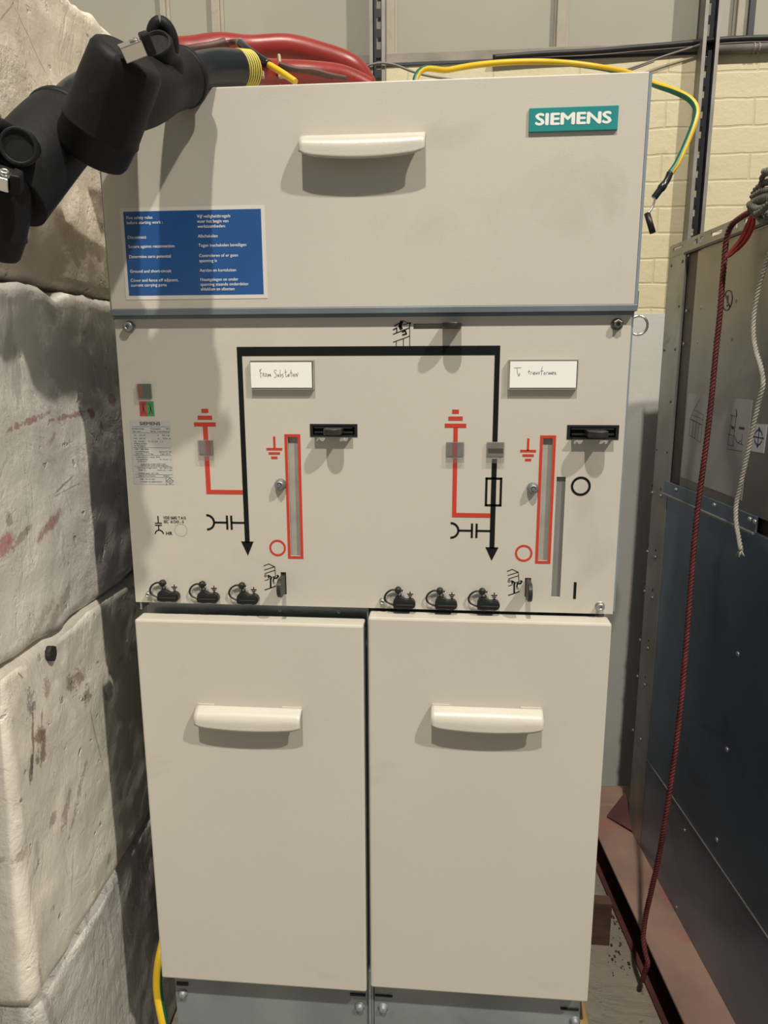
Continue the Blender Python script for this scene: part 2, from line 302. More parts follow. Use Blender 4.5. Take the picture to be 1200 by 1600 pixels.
    def text(s, fr, x, z, h, txt, k, d=0.0004, w=None, bold=0.0, align='LEFT', rot=0.0, ext=0.0, d0=0.0):
        """h = capital height; (x, z) = baseline start"""
        cu = bpy.data.curves.new('t', 'FONT'); cu.body = txt; cu.size = 1; cu.offset = 0; cu.resolution_u = 3; cu.align_x = align; cu.extrude = 0
        ob = bpy.data.objects.new('t', cu); COL.objects.link(ob); dg = bpy.context.evaluated_depsgraph_get(); dg.update()
        me = bpy.data.meshes.new_from_object(ob.evaluated_get(dg)); t = bmesh.new(); t.from_mesh(me)
        xs = [v.co.x for v in t.verts]; sc = h / 0.70; sx = sc
        if w: sx = w / (max(xs) - min(xs))
        if ext:
            g = bmesh.ops.extrude_face_region(t, geom=list(t.faces)); 
            for v in [e for e in g['geom'] if isinstance(e, bmesh.types.BMVert)]: v.co.z = 1
        c, q = math.cos(rot), math.sin(rot)
        for v in t.verts:
            a, b2 = v.co.x * sx, v.co.y * sc; v.co = fr(x + a * c - b2 * q, z + a * q + b2 * c, d + (ext if v.co.z > 0.5 else 0))
        if bold:
            st = bold * h * 0.9
            for q_, (du, dv) in enumerate(((st, 0), (-st, 0), (0, st * .6), (0, -st * .6))):
                t2 = t.copy()
                for v in t2.verts: v.co += fr.u * du + fr.v * dv + fr.n * (0.00002 * (q_ + 1))
                s.merge(t2, k, smooth=False)
        s.merge(t, k, smooth=False)
        bpy.data.objects.remove(ob); bpy.data.curves.remove(cu); bpy.data.meshes.remove(me)
    def build(s, name, parent=None, label=None, cat=None, group=None, kind=None, recalc=True, bevel=0.0):
        if recalc: bmesh.ops.recalc_face_normals(s.bm, faces=list(s.bm.faces))
        cs = [v.co for v in s.bm.verts]
        lo = V([min(c[i] for c in cs) for i in range(3)]); hi = V([max(c[i] for c in cs) for i in range(3)])
        org = V(((lo.x + hi.x) / 2, (lo.y + hi.y) / 2, lo.z))
        if kind == 'structure': org = V((0, 0, 0))
        if name == 'concrete_block': org = BORG.copy()
        for v in s.bm.verts: v.co -= org
        me = bpy.data.meshes.new(name); s.bm.to_mesh(me); s.bm.free()
        for k in s.mats: me.materials.append(M[k])
        o = bpy.data.objects.new(name, me); COL.objects.link(o)
        if parent:
            o.parent = parent; o.location = org - WORLD[parent.name]
        else: o.location = org
        WORLD[o.name] = org
        if bevel:
            b = o.modifiers.new('bevel', 'BEVEL'); b.width = bevel; b.segments = 2; b.limit_method = 'ANGLE'
        if label: o['label'] = label
        if cat: o['category'] = cat
        if group: o['group'] = group
        if kind: o['kind'] = kind
        return o
WORLD = {}
def thing(name, loc, label, cat, group=None):
    o = bpy.data.objects.new(name, None); COL.objects.link(o); o.location = loc; o['label'] = label; o['category'] = cat; o.empty_display_size = 0.05
    if group: o['group'] = group
    WORLD[o.name] = V(loc); return o
def spline(pts, n=8):
    pts = [V(p) for p in pts]; out = []
    for i in range(len(pts) - 1):
        p0, p1, p2, p3 = pts[max(i - 1, 0)], pts[i], pts[i + 1], pts[min(i + 2, len(pts) - 1)]
        for j in range(n):
            t = j / n; out.append(0.5 * ((2 * p1) + (-p0 + p2) * t + (2 * p0 - 5 * p1 + 4 * p2 - p3) * t * t + (-p0 + 3 * p1 - 3 * p2 + p3) * t ** 3))
    return out + [pts[-1]]
def resample(pts, step):
    out = [pts[0]]; acc = 0
    for a, b in zip(pts, pts[1:]):
        l = (b - a).length; t = step - acc
        while t <= l: out.append(a + (b - a) * (t / l)); t += step
        acc = (acc + l) % step
    return out
def rope(mb, path, r, k, pitch=0.03, strands=3, step=0.0035, n=7):
    path = resample(path, step); T = [(path[min(j + 1, len(path) - 1)] - path[max(j - 1, 0)]).normalized() for j in range(len(path))]
    nrm = T[0].orthogonal().normalized(); fr = []
    for t in T: nrm = (nrm - t * nrm.dot(t)).normalized(); fr.append((nrm.copy(), t.cross(nrm)))
    for q in range(strands):
        pts = [p + (f[0] * math.cos(a) + f[1] * math.sin(a)) * r * 0.58 for p, f, a in ((path[j], fr[j], 2 * math.pi * (j * step / pitch + q / strands)) for j in range(len(path)))]
        mb.tube(pts, r * 0.50, k, n)

# ================================================================== SETTING
b = MB(); b.face([(-3, -4, 0), (5, -4, 0), (5, WALL + .1, 0), (-3, WALL + .1, 0)], 'floor'); b.build('floor', kind='structure')
zlow = P(1030, 490, WALL).z; ztop = P(700, 93, WALL).z
b = MB(); b.box((-3, WALL, 0), (5, WALL + 0.2, zlow), 'plaster'); b.build('wall_back', kind='structure', label='pale smooth lower part of the back wall', )
b = MB(); b.box((-3, WALL + 0.004, zlow), (5, WALL + 0.2, ztop), 'brick'); b.build('wall_back', kind='structure', label='cream painted brick part of the back wall')
b = MB(); b.box((-3, WALL + 0.035, ztop), (5, WALL + 0.2, 4.2), 'cladding'); b.build('wall_back', kind='structure', label='cream panel cladding of the upper back wall')
b = MB(); zs = P(700, 80, WALL - 0.03).z
b.box((-3, WALL + 0.001, ztop - 0.004), (5, WALL + 0.034, ztop + 0.022), 'sill', 0.002); b.box((-3, WALL - 0.0005, ztop - 0.010), (5, WALL + 0.030, ztop - 0.0045), 'strutdark'); b.build('trim_1', kind='structure')
for i, (px, w) in enumerate(((256, 0.016), (338, 0.024), (608, 0.030), (877, 0.026), (1160, 0.034))):
    x = P(px, 40, WALL + 0.02).x; b = MB(); b.box((x - w / 2, WALL + 0.014, ztop + 0.023), (x + w / 2, WALL + 0.034, 4.2), 'mullion', 0.002)
    b.box((x - w / 2 - .006, WALL + 0.028, ztop + 0.023), (x + w / 2 + .008, WALL + 0.0345, 4.2), 'mullion', 0.001)
    b.build('trim_%d' % (i + 2), kind='structure')

# ================================================================== CONCRETE BLOCKS
def block(name, u0, u1, z0, z1, back, mk, label, seed, recess=0.0, tops=None, step=0.010, amp=0.005, topk=1.0):
    """front face is a displaced grid; edges chipped; body is solid"""
    bm = bmesh.new(); nu = max(2, int((u1 - u0) / step)); nv = max(2, int((z1 - z0) / step)); g = []
    for j in range(nv + 1):
        row = []
        for i in range(nu + 1):
            u = u0 + (u1 - u0) * i / nu; z = z0 + (z1 - z0) * j / nv
            q = V((u * 1.0, z * 1.0, seed * 3.1))
            d = noise.fractal(q * 5, 1.0, 2.0, 5) * amp + noise.fractal(q * 22, 0.9, 2.0, 4) * amp * 0.28
            e = min(z - z0, (z1 - z) * topk, (u - u0) * 1.0); rr = 0.006 + 0.007 * noise.noise(q * 14)
            if e < rr: d -= (rr - e) ** 2 / max(rr, .004) * 1.6
            if tops and j == nv: z += tops(u)
            elif tops and z1 - z < 0.10: z += tops(u) * (1 - (z1 - z) / 0.10)
            row.append(bm.verts.new(LEFT(u, z, d - recess)))
        g.append(row)
    for j in range(nv):
        for i in range(nu):
            f = bm.faces.new((g[j][i], g[j][i + 1], g[j + 1][i + 1], g[j + 1][i])); f.smooth = True
    # body
    def back_of(v): return bm.verts.new(v.co - LEFT.n * back)
    rim = [g[0][i] for i in range(nu + 1)] + [g[j][nu] for j in range(1, nv + 1)] + [g[nv][i] for i in range(nu - 1, -1, -1)] + [g[j][0] for j in range(nv - 1, 0, -1)]
    bk = [back_of(v) for v in rim]; n = len(rim)
    mids = []
    nb = int(back / 0.02) if mk in ('blockC', 'blockD') else 6
    prev = rim
    for s_ in range(1, nb + 1):
        cur = bk if s_ == nb else [bm.verts.new(v.co.lerp(w.co, s_ / nb) + V((0, noise.fractal(v.co * 6 + V((0, 0, s_)), 1, 2, 4) * 0.003, noise.fractal(v.co * 5 + V((s_, 0, 0)), 1, 2, 3) * 0.001))) for v, w in zip(rim, bk)]
        for i in range(n): f = bm.faces.new((prev[i], cur[i], cur[(i + 1) % n], prev[(i + 1) % n])); f.smooth = True
        prev = cur
    bm.faces.new(bk)
    mb = MB(); mb.bm = bm; mb.mi(mk)
    return mb
def U(px, py): return LEFT.at(px, py)[0]
uf = U(56, 1566)
gA, gB, gC, gD = 1.955, 1.503, 1.016, 0.525
grp = 'stacked painted concrete blocks'
def topA(u): return 0.018 * noise.fractal(V((u * 9, 3.3, 0)), 1, 2, 5) + (-0.028 if u > 1.355 else 0.0) * 1
bl = block('concrete_block', uf + 0.004, 1.97, 0.0, gD - 0.004, 0.5, 'blockD', '', 1)
bl.build('concrete_block', label='lowest glossy grey concrete block at the bottom left of the stack', cat='concrete block', group=grp)
bl = block('concrete_block', uf, 1.97, gD, gC - 0.003, 0.5, 'blockC', '', 2)
# gouge and dark hole disc on the block face
def disc(mb, px, py, rx, rz, k, jag=0.25, d=0.004, n=22, rot=0.0, seed=0):
    cx, cz = LEFT.at(px, py); pts = []
    for q in range(n):
        a = 2 * math.pi * q / n; r = 1 + jag * noise.noise(V((math.cos(a) * 2 + seed, math.sin(a) * 2, seed)))
        x, z = rx * r * math.cos(a), rz * r * math.sin(a); pts.append((cx + x * math.cos(rot) - z * math.sin(rot), cz + x * math.sin(rot) + z * math.cos(rot)))
    mb.prism(LEFT, pts, -0.02, d, k)
ob = bl.build('concrete_block', label='white painted concrete block with a dark hole and brown gouge', cat='concrete block', group=grp)
h = MB(); disc(h, 79, 1021, 0.0095, 0.0115, 'dark', d=0.0045, seed=3); h.build('dark_hole_disc', ob, label='dark disc with the shade of a hole in its colour')  # flush disc, no recess; shade inside the hole is put into its colour
bl = block('concrete_block', 0.30, 1.97, gC, gB - 0.004, 0.5, 'blockB', '', 5, tops=lambda u: 0.010 * noise.fractal(V((u * 11, 0.7, 0)), 1, 2, 5) - 0.012 * max(0, 1 - abs(u - 1.045) / 0.03), topk=3.0)
bl.build('concrete_block', label='grey-white painted concrete block with red smears, beside the cabinet middle', cat='concrete block', group=grp)
bl = block('concrete_block', 0.30, 1.39, gB + 0.004, gA, 0.5, 'blockA', '', 9, recess=0.012, tops=topA, amp=0.007)
bl.build('concrete_block', label='cream rough concrete block, topmost of the stack at upper left', cat='concrete block', group=grp)

# ================================================================== SWITCHGEAR CABINET
W = 0.71; ZPT, ZPB = 1.4577, 1.0413; YB = -0.008; ZBB, ZBT = 1.4695, 1.7474; DEPTH = 0.85; YD = -0.0263
SG = thing('switchgear_cabinet', (0.355, 0.38, 0), 'tall beige electrical switchgear cabinet with line diagram and three curved handles', 'electrical cabinet')
# carcass
b = MB()
b.box((-0.001, 0.0025, 1.045), (0.0, DEPTH, ZPT), 'trimgrey'); b.box((W, 0.0015, 1.045), (W + 0.0028, DEPTH, ZPT), 'edge')
b.box((0.004, 0.0125, ZPB + 0.004), (W - 0.004, DEPTH - 0.01, ZPT - 0.002), 'galv')
b.box((0.012, 0.035, 0.30), (W - 0.012, DEPTH, 1.046), 'galv')
b.build('carcass', SG)
# recessed cross rail between panel and doors
b = MB(); b.box((0.006, 0.024, 1.008), (W - 0.006, 0.034, ZPB + .003), 'galv', 0.001)
b.box((0.006, 0.001, ZPB - 0.012), (0.0085, 0.030, ZPB + 0.003), 'strip')
for px, py in ((438, 953), (530, 956)):
    p = P(px, py, 0.024); b.lathe((p.x, 0.0245, p.z), (0, -1, 0), [(0, .0038), (.0016, .0034), (.0018, .0015), (.0008, .0013)], 'steel', 16)
b.build('cross_rail', SG)
# top compartment
TC = MB(); TC.box((-0.0005, YB + 0.0, ZBB), (W + 0.0005, DEPTH, ZBT), 'paint', 0.0018)
TC = TC.build('top_compartment', SG)
b = MB(); b.box((-0.002, 0.0006, ZPT - 0.001), (W + 0.003, DEPTH, ZBB + 0.0005), 'trimgrey'); b.box((-0.0015, YB - 0.0025, ZBB - 0.0075), (W + 0.004, 0.002, ZBB + 0.0005), 'trimgrey', 0.0006)
b.box((W + 0.0007, YB + 0.001, ZBB - 0.002), (W + 0.0042, 0.03, ZBT - 0.002), 'edge'); b.box((W + 0.0043, YB + 0.0016, ZBB - 0.002), (W + 0.0056, 0.03, ZBB + 0.018), 'trimgrey')
b.box((-0.0022, YB + 0.002, ZBB - 0.002), (-0.0006, 0.03, ZBT - 0.002), 'slot')
b.build('frame_edge', TC, label='grey steel frame edging')

def curved_handle(parent, yf, tl, tr, lipL, lipM, lipR, pr, name='handle'):
    """bent sheet handle: fixed along its top edge, bows out and down to a free lip"""
    a = P(*tl, yf); c = P(*tr, yf); yl = yf - pr
    l0 = P(*lipL, yl); l1 = P(*lipM, yl); l2 = P(*lipR, yl)
    ztop_ = (a.z + c.z) / 2; x0 = a.x; x1 = c.x; zl = (l0.z + l2.z) / 2; zm = l1.z; nu = 28; na = 12
    b = MB(); i = b.mi('handle'); out = []; inn = []
    for j in range(nu + 1):
        t = j / nu; x = x0 + (x1 - x0) * t; q = 1 - (2 * t - 1) ** 2; zlip = zl + (zm - zl) * q; H = ztop_ - zlip
        pin = 0.0035 * (1 - min(1, min(t, 1 - t) * 9)) ** 2
        ro, ri = [], []
        for k_ in range(na + 1):
            an = math.pi / 2 * min(1, k_ / (na - 3)) if k_ <= na - 3 else math.pi / 2
            # quarter ellipse then short straight drop
            R_ = min(pr, H * 0.62)
            if k_ <= na - 3: yy = pr * math.sin(an); zz = R_ * (1 - math.cos(an))
            else: yy = pr; zz = R_ + (H - R_ - pin) * (k_ - (na - 3)) / 3
            ro.append(b.bm.verts.new((x, yf - yy, ztop_ - zz)))
            th = 0.0022; ny, nz_ = (math.sin(an), math.cos(an)) if k_ <= na - 3 else (1, 0)
            ri.append(b.bm.verts.new((x, min(yf - yy + th * ny, yf), ztop_ - zz - th * nz_)))
        out.append(ro); inn.append(ri)
    for j in range(nu):
        for k_ in range(na):
            for G, fl in ((out, 0), (inn, 1)):
                q = (G[j][k_], G[j + 1][k_], G[j + 1][k_ + 1], G[j][k_ + 1]); f = b.bm.faces.new(q if not fl else q[::-1]); f.smooth = True; f.material_index = i
        b.bm.faces.new((out[j][na], out[j + 1][na], inn[j + 1][na], inn[j][na])).material_index = i
        b.bm.faces.new((out[j][0], inn[j][0], inn[j + 1][0], out[j + 1][0])).material_index = i
    for j in (0, nu):
        for k_ in range(na): b.bm.faces.new((out[j][k_], out[j][k_ + 1], inn[j][k_ + 1], inn[j][k_])).material_index = i
    # glued flange tabs showing above the bend
    for fx0, fx1 in ((0.0, 0.17), (0.80, 1.0)): b.box((x0 + (x1 - x0) * fx0 + .001, yf - 0.0016, ztop_ - 0.002), (x0 + (x1 - x0) * fx1 - .001, yf + 0.0002, ztop_ + 0.0018), 'handle')
    return b.build(name, parent)
curved_handle(TC, YB, (471, 213), (665, 208.5), (473, 241), (566, 247), (662, 235), 0.0245)
# nameplate
Fb = Frame((0, YB, 0), (1, 0, 0), (0, 0, 1), (0, -1, 0))
x0, z1 = Fb.at(827, 168); x1, z0 = Fb.at(964, 204)
NPz0, NPz1 = Fb.at(827, 208)[1], Fb.at(827, 170)[1]
b = MB(); b.box((x0, YB - 0.0035, NPz0), (x1, YB + 0.0002, NPz1), 'teal', 0.0007); NP = b.build('nameplate', TC, label='teal nameplate')
b = MB(); hh = NPz1 - NPz0
b.text(Fb, x0 + (x1 - x0) * 0.068, NPz0 + hh * 0.285, hh * 0.47, 'SIEMENS', 'white', 0.0037, w=(x1 - x0) * 0.84, bold=0.085)
b.build('lettering', NP, label='white lettering SIEMENS')
# safety label
xs0, zs1 = Fb.at(187, 326); xs1, _ = Fb.at(413.5, 322); zs0 = (Fb.at(196.7, 468.7)[1] + Fb.at(416, 466)[1]) / 2; zs1 = (Fb.at(186.9, 325.6)[1] + Fb.at(411, 320)[1]) / 2
b = MB(); b.rect(Fb, xs0, zs0, xs1, zs1, 0.0, 0.0005, 'labelwhite')
w_, h_ = xs1 - xs0, zs1 - zs0
b.rect(Fb, xs0 + w_ * .024, zs0 + h_ * .045, xs1 - w_ * .026, zs1 - h_ * .040, 0.0004, 0.0007, 'blue')
SL = b.build('safety_label', TC, label='blue safety rules label with white border')
b = MB(); cap = h_ * 0.0335
def tl(fx, fy, s): b.text(Fb, xs0 + w_ * fx, zs1 - h_ * fy - cap * .5, cap, s, 'white', 0.0009, bold=0.006)
for fy, s in ((.105, 'Five safety rules'), (.158, 'before starting work :'), (.315, 'Disconnect'), (.415, 'Secure against reconnection'), (.525, 'Determine zero potential'), (.685, 'Ground and short-circuit'), (.785, 'Cover and fence off adjacent,'), (.838, 'current carrying parts')): tl(.043, fy, s)
for fy, s in ((.105, 'Vijf veiligheidsregels'), (.158, 'voor het begin van'), (.211, 'werkzaamheden:'), (.315, 'Afschakelen'), (.415, 'Tegen inschakelen beveiligen'), (.525, 'Controleren of er geen'), (.580, 'spanning is'), (.685, 'Aarden en kortsluiten'), (.785, 'Naastgelegen en onder'), (.838, 'spanning staande onderdelen'), (.890, 'afdekken en afzetten')): tl(.535, fy, s)
b.build('lettering', SL, label='white printed safety rules')

# ---- front panel with slots cut through
def cut_panel(mb, fr, x0, z0, x1, z1, holes, d0, d1, k):
    xs = sorted({x0, x1, *[h[0] for h in holes], *[h[2] for h in holes]}); zs_ = sorted({z0, z1, *[h[1] for h in holes], *[h[3] for h in holes]})
    i = mb.mi(k); vs = {}
    def vv(x, z, d):
        key = (x, z, d)
        if key not in vs: vs[key] = mb.bm.verts.new(fr(x, z, d))
        return vs[key]
    def solid(a, c):
        if a < 0 or c < 0 or a >= len(xs) - 1 or c >= len(zs_) - 1: return False
        mx_, mz_ = (xs[a] + xs[a + 1]) / 2, (zs_[c] + zs_[c + 1]) / 2
        return not any(h[0] < mx_ < h[2] and h[1] < mz_ < h[3] for h in holes)
    for a in range(len(xs) - 1):
        for c in range(len(zs_) - 1):
            if not solid(a, c): continue
            X0, X1, Z0, Z1 = xs[a], xs[a + 1], zs_[c], zs_[c + 1]
            for d in (d0, d1): mb.bm.faces.new((vv(X0, Z0, d), vv(X1, Z0, d), vv(X1, Z1, d), vv(X0, Z1, d))).material_index = i
            for (na_, nc_, e) in ((a - 1, c, ((X0, Z0), (X0, Z1))), (a + 1, c, ((X1, Z0), (X1, Z1))), (a, c - 1, ((X0, Z0), (X1, Z0))), (a, c + 1, ((X0, Z1), (X1, Z1)))):
                if not solid(na_, nc_): mb.bm.faces.new((vv(*e[0], d0), vv(*e[1], d0), vv(*e[1], d1), vv(*e[0], d1))).material_index = i
def SR(px0, py0, px1, py1, y=0.0):
    a = P(px0, py0, y); c = P(px1, py1, y); return (min(a.x, c.x), min(a.z, c.z), max(a.x, c.x), max(a.z, c.z))
def vr(pt0, pt1, w_px):
    """vertical bar on the panel: top centre px, bottom centre px, width px -> rect in metres"""
    a = P(*pt0); c = P(*pt1); x = (a.x + c.x) / 2; w = w_px * 0.5 * ((P(pt0[0] + 1, pt0[1]).x - a.x) + (P(pt1[0] + 1, pt1[1]).x - c.x)) / 2
    return (x - w, c.z, x + w, a.z)
slotL = vr((457, 683), (462, 868.5), 15.5); slotR = vr((856.5, 685), (848, 876), 15); slotG = vr((877, 745), (868, 933), 14)
latL = SR(485, 663, 558, 682); latR = SR(887, 664.7, 965.5, 686)
topS = SR(646, 505.5, 719, 513.5); botL = vr((443, 894), (443.5, 929), 8.5); botR = vr((824.3, 903), (825, 933), 9.5)
holes = [slotL, slotR, slotG, latL, latR, topS, botL, botR]
PN = MB(); cut_panel(PN, FRONT, 0.0, ZPB, W, ZPT, holes, -0.0025, 0.0, 'paint')
PN = PN.build('front_panel', SG)
b = MB()
def slb(): 
    global b
    b.build('slot_liner', PN, label='grey slide seen through the slot'); b = MB()
b.rect(FRONT, slotL[0] - .002, slotL[1] - .002, slotL[2] + .002, slotL[3] + .002, -0.012, -0.0050, 'slot'); slb(); b.rect(FRONT, slotR[0] - .002, slotR[1] - .002, slotR[2] + .002, slotR[3] + .002, -0.012, -0.0050, 'slot'); slb()
b.rect(FRONT, slotG[0] - .002, slotG[1] - .002, slotG[2] + .002, slotG[3] + .002, -0.012, -0.0040, 'slot2'); slb()
for r_ in (topS, botL, botR): b.rect(FRONT, r_[0] - .002, r_[1] - .002, r_[2] + .002, r_[3] + .002, -0.012, -0.0040, 'slot2'); slb()
# --- black mimic diagram
E0, E1 = 0.0, 0.00045
def R_(mb, r, k, e=E1): mb.rect(FRONT, r[0], r[1], r[2], r[3], E0, e, k)
K = MB()
zb0 = P(577, 555.5).z; zb1 = P(577, 541).z
vl = vr((375.3, 549), (385.5, 848), 7.6); v2a = vr((777.7, 549), (774, 690), 8.2); v2 = vr((777.7, 549), (768.3, 857), 8.0)
R_(K, (vl[0], zb0, v2[2], zb1), 'black'); R_(K, (vl[0], vl[1], vl[2], zb0), 'black'); R_(K, (v2[0], P(774, 690).z, v2[2], zb0), 'black')
R_(K, (v2[0], v2[1], v2[2], P(772, 717).z), 'black')
for v, ty in ((vl, (387, 846, 868)), (v2, (768.5, 855, 876))):
    cx = (v[0] + v[2]) / 2; z1_ = P(ty[0], ty[1]).z; z0_ = P(ty[0], ty[2]).z; K.prism(FRONT, [(cx - .0093, z1_), (cx, z0_), (cx + .0093, z1_)], E0, E1, 'black')
cx2 = (v2[0] + v2[2]) / 2; za, zc = P(771, 746).z, P(771, 791).z; wf = 0.0118; t_ = 0.0032
for r_ in ((cx2 - wf, zc, cx2 - wf + t_, za), (cx2 + wf - t_, zc, cx2 + wf, za), (cx2 - wf, zc, cx2 + wf, zc + t_ * .9), (cx2 - wf, za - t_ * .9, cx2 + wf, za)): R_(K, r_, 'black')
def capsym(px, py, x_end, plates, w=0.0028):
    c = P(px, py); K.ring(FRONT, c.x - .0015, c.z, .0092, .0122, -92, 92, E0, E1, 'black', 24)
    xa = c.x + .0095; z = c.z; p1, p2 = [P(q, py).x for q in plates]
    R_(K, (xa, z - w / 2, p1, z + w / 2), 'black'); R_(K, (p2, z - w / 2, x_end, z + w / 2), 'black')
    for p in (p1, p2): R_(K, (p - .0015, z - .0105, p + .0015, z + .0105), 'black')
def nextK(n, l):
    global K
    K.build(n, PN, label=l); K = MB()
for_ = 0
capsym(325, 816, vl[0] + .001, (355, 361.7)); capsym(706, 828.7, v2[0] + .001, (737.4, 744.6))
nextK('line_diagram', 'black printed line diagram')
c = P(907.5, 759.6); K.ring(FRONT, c.x, c.z, .0104, .0136, 0, 360, E0, E1, 'black')
nextK('position_mark', 'black printed circle')
R_(K, vr((898.5, 909.6), (898, 935.6), 4.3), 'black')
nextK('position_mark', 'black printed bar')
# capacitor / HR legend at left
c = P(246.8, 806); d = P(247.5, 828); x = c.x
R_(K, (x - .0008, P(247, 816.5).z, x + .0008, c.z), 'black')
for py in (817.3, 820.6): z = P(248, py).z; R_(K, (x - .0052, z - .0007, x + .0052, z + .0007), 'black')
R_(K, (x - .0008, d.z, x + .0008, P(247, 821.5).z), 'black'); K.ring(FRONT, x + .0004, d.z - .0065, .0055, .0071, 5, 175, E0, E1, 'black', 18)
p = P(259.5, 835.6); K.text(FRONT, p.x, p.z, .0051, 'HR', 'black', E1, bold=.03)
p = P(255.5, 810.8); K.text(FRONT, p.x, p.z, .0042, 'VDE 0682 T.415', 'black', E1, bold=.02, w=.034)
p = P(256, 816.8); K.text(FRONT, p.x, p.z, .0042, 'IEC  61243 - 5', 'black', E1, bold=.02, w=.030)
c = P(282.8, 828); K.ring(FRONT, c.x, c.z, .0092, .0096, 0, 360, E0, E1, 'clear')
nextK('test_legend', 'small black printed capacitor legend')
# pictograms of lever positions
def poly(pts, w=.0009, y=0.0, k='black'): K.stroke(FRONT, [S(*q) for q in pts], w, E0, E1, k)
def picto_side(ox, oy):
    f = lambda *pts: [(ox + a, oy + b_) for a, b_ in pts]
    poly(f((12, 14), (20, 11), (29.5, 15.5), (30.5, 30))); poly(f((13, 20.5), (29, 15.5))); poly(f((14, 26), (29, 21)))
    poly(f((14, 37), (20, 35)), .0008); poly(f((24, 32), (31, 30)), .0008); poly(f((14, 51.5), (23, 48.5), (31, 45.5)), .0012); poly(f((23, 48), (23, 34)), .0024)
    poly(f((20, 33), (19, 29), (23, 31), (24, 34)), .0018); poly(f((27, 38), (28, 33), (33, 33), (35, 30), (33, 29)), .0020)
    c_ = P(ox + 15, oy + 29.5); K.ring(FRONT, c_.x, c_.z, .0012, .0020, 0, 360, E0, E1, 'black', 14); c_ = P(ox + 28, oy + 40.5); K.ring(FRONT, c_.x, c_.z, .0010, .0017, 0, 360, E0, E1, 'ink', 14)
picto_side(400, 870); nextK('pictogram', 'fine printed lever pictogram'); picto_side(780.5, 878.5); nextK('pictogram', 'fine printed lever pictogram')
def f2(*pts): return [(600 + a / 8.57, 490 + b_ / 8.57) for a, b_ in pts]
poly(f2((125, 275), (340, 190), (355, 120)), .0011); poly(f2((345, 120), (345, 430)), .0009); poly(f2((125, 380), (255, 335), (340, 300)), .0009); poly(f2((165, 370), (165, 430)), .0009); poly(f2((260, 335), (260, 430)), .0009)
poly(f2((170, 255), (172, 190), (125, 215)), .0014); poly(f2((205, 130), (255, 95), (320, 125)), .0008); poly(f2((235, 110), (215, 170), (230, 200)), .0042); poly(f2((245, 245), (285, 230), (300, 270), (250, 285)), .0018); poly(f2((140, 165), (205, 130)), .0016); poly(f2((260, 150), (345, 125)), .0012)
nextK('pictogram', 'fine printed lever pictogram')
# L1 L2 L3 captions and small earth symbols
def earth_small(cx, cz, k='black', s=1.0, mbx=None):
    mbx = mbx or K
    R_(mbx, (cx - .0006 * s, cz + .001 * s, cx + .0006 * s, cz + .0046 * s), k)
    for dz, w in ((.0008, .0042), (-.0016, .0026), (-.0038, .0013)): R_(mbx, (cx - w * s, cz + dz * s - .0006 * s, cx + w * s, cz + dz * s + .0006 * s), k)
caps = [(263.2, 931, 'L1'), (325.2, 933, 'L2'), (387.2, 935, 'L3'), (631.5, 942, 'L1'), (696.8, 943.2, 'L2'), (763, 944, 'L3')]
for i, (px, py, t) in enumerate(caps):
    p = P(px - 6.5, py - 9.5); K.text(FRONT, p.x - .004, p.z, .0056, t, 'black', E1, bold=.012)
    c = P(px + 9.3, py - 13); earth_small(c.x, c.z, s=1.05); nextK('socket_caption', 'black printed %s caption' % t)
# --- red diagram
Rd = MB()
def bars(lst):
    for a in lst: R_(Rd, SR(*a), 'red')
def level(px0, px1, py, th, k='red'):
    """a horizontal bar centred on pixel row py"""
    a = P(px0, py); c_ = P(px1, py); z = (a.z + c_.z) / 2; R_(Rd, (a.x, z - th / 2, c_.x, z + th / 2), k)
def nextR(n, l):
    global Rd
    Rd.build(n, PN, label=l); Rd = MB()
def earth_top(cx, ys):
    for y_, w in zip(ys, (5.3, 11.2, 16.8)): level(cx - w, cx + w, y_, .0056)
def red_branch(v, p_top, p_win, p_join, p_restart, x_end):
    R_(Rd, (v[0], P(*p_win).z, v[2], P(*p_top).z), 'red'); zz = P(*p_join).z
    R_(Rd, (v[0], zz - .0031, v[2], P(*p_restart).z), 'red'); R_(Rd, (v[2] + .00002, zz - .0031, x_end, zz + .0031), 'red')
earth_top(320.3, (641.8, 652.5, 663)); red_branch(vr((322, 666), (325, 770), 7.2), (321, 665.8), (322, 687), (350, 768.7), (324, 713), vl[0]); nextR('earth_branch_diagram', 'red printed earthing branch')
earth_top(711.8, (643, 653.8, 665)); red_branch(vr((711.5, 667), (710.2, 806), 6.8), (711, 667.8), (711, 690), (738, 805), (711, 716), v2[0]); nextR('earth_branch_diagram', 'red printed earthing branch')
for (cx, y0_, y1_, ys) in ((428.8, 682, 700, (701.6, 708.2, 715)), (825.2, 685, 704, (704.6, 711.5, 718.5))):
    a = P(cx, (y0_ + y1_) / 2); R_(Rd, (a.x - .0016, P(cx, y1_).z, a.x + .0016, P(cx, y0_).z), 'red')
    for y_, w in zip(ys, (12.3, 8.8, 4.9)): level(cx - w, cx + w, y_, .0034)
    nextR('earth_symbol', 'red printed earth symbol')
for s_, bt in ((slotL, .0042), (slotR, .0042)):
    for r_ in ((s_[0] - bt, s_[1] - bt, s_[0] - .0002, s_[3] + bt), (s_[2] + .0002, s_[1] - bt, s_[2] + bt, s_[3] + bt), (s_[0] - .0002, s_[1] - bt, s_[2] + .0002, s_[1] - .0002), (s_[0] - .0002, s_[3] + .0002, s_[2] + .0002, s_[3] + bt)): R_(Rd, r_, 'red')
    nextR('slot_border', 'red printed slot border')
for (px, py) in ((433.8, 856), (818.3, 864.3)): c = P(px, py); Rd.ring(FRONT, c.x, c.z, .0095, .0124, 0, 360, E0, E1, 'red'); nextR('position_mark', 'red printed circle')
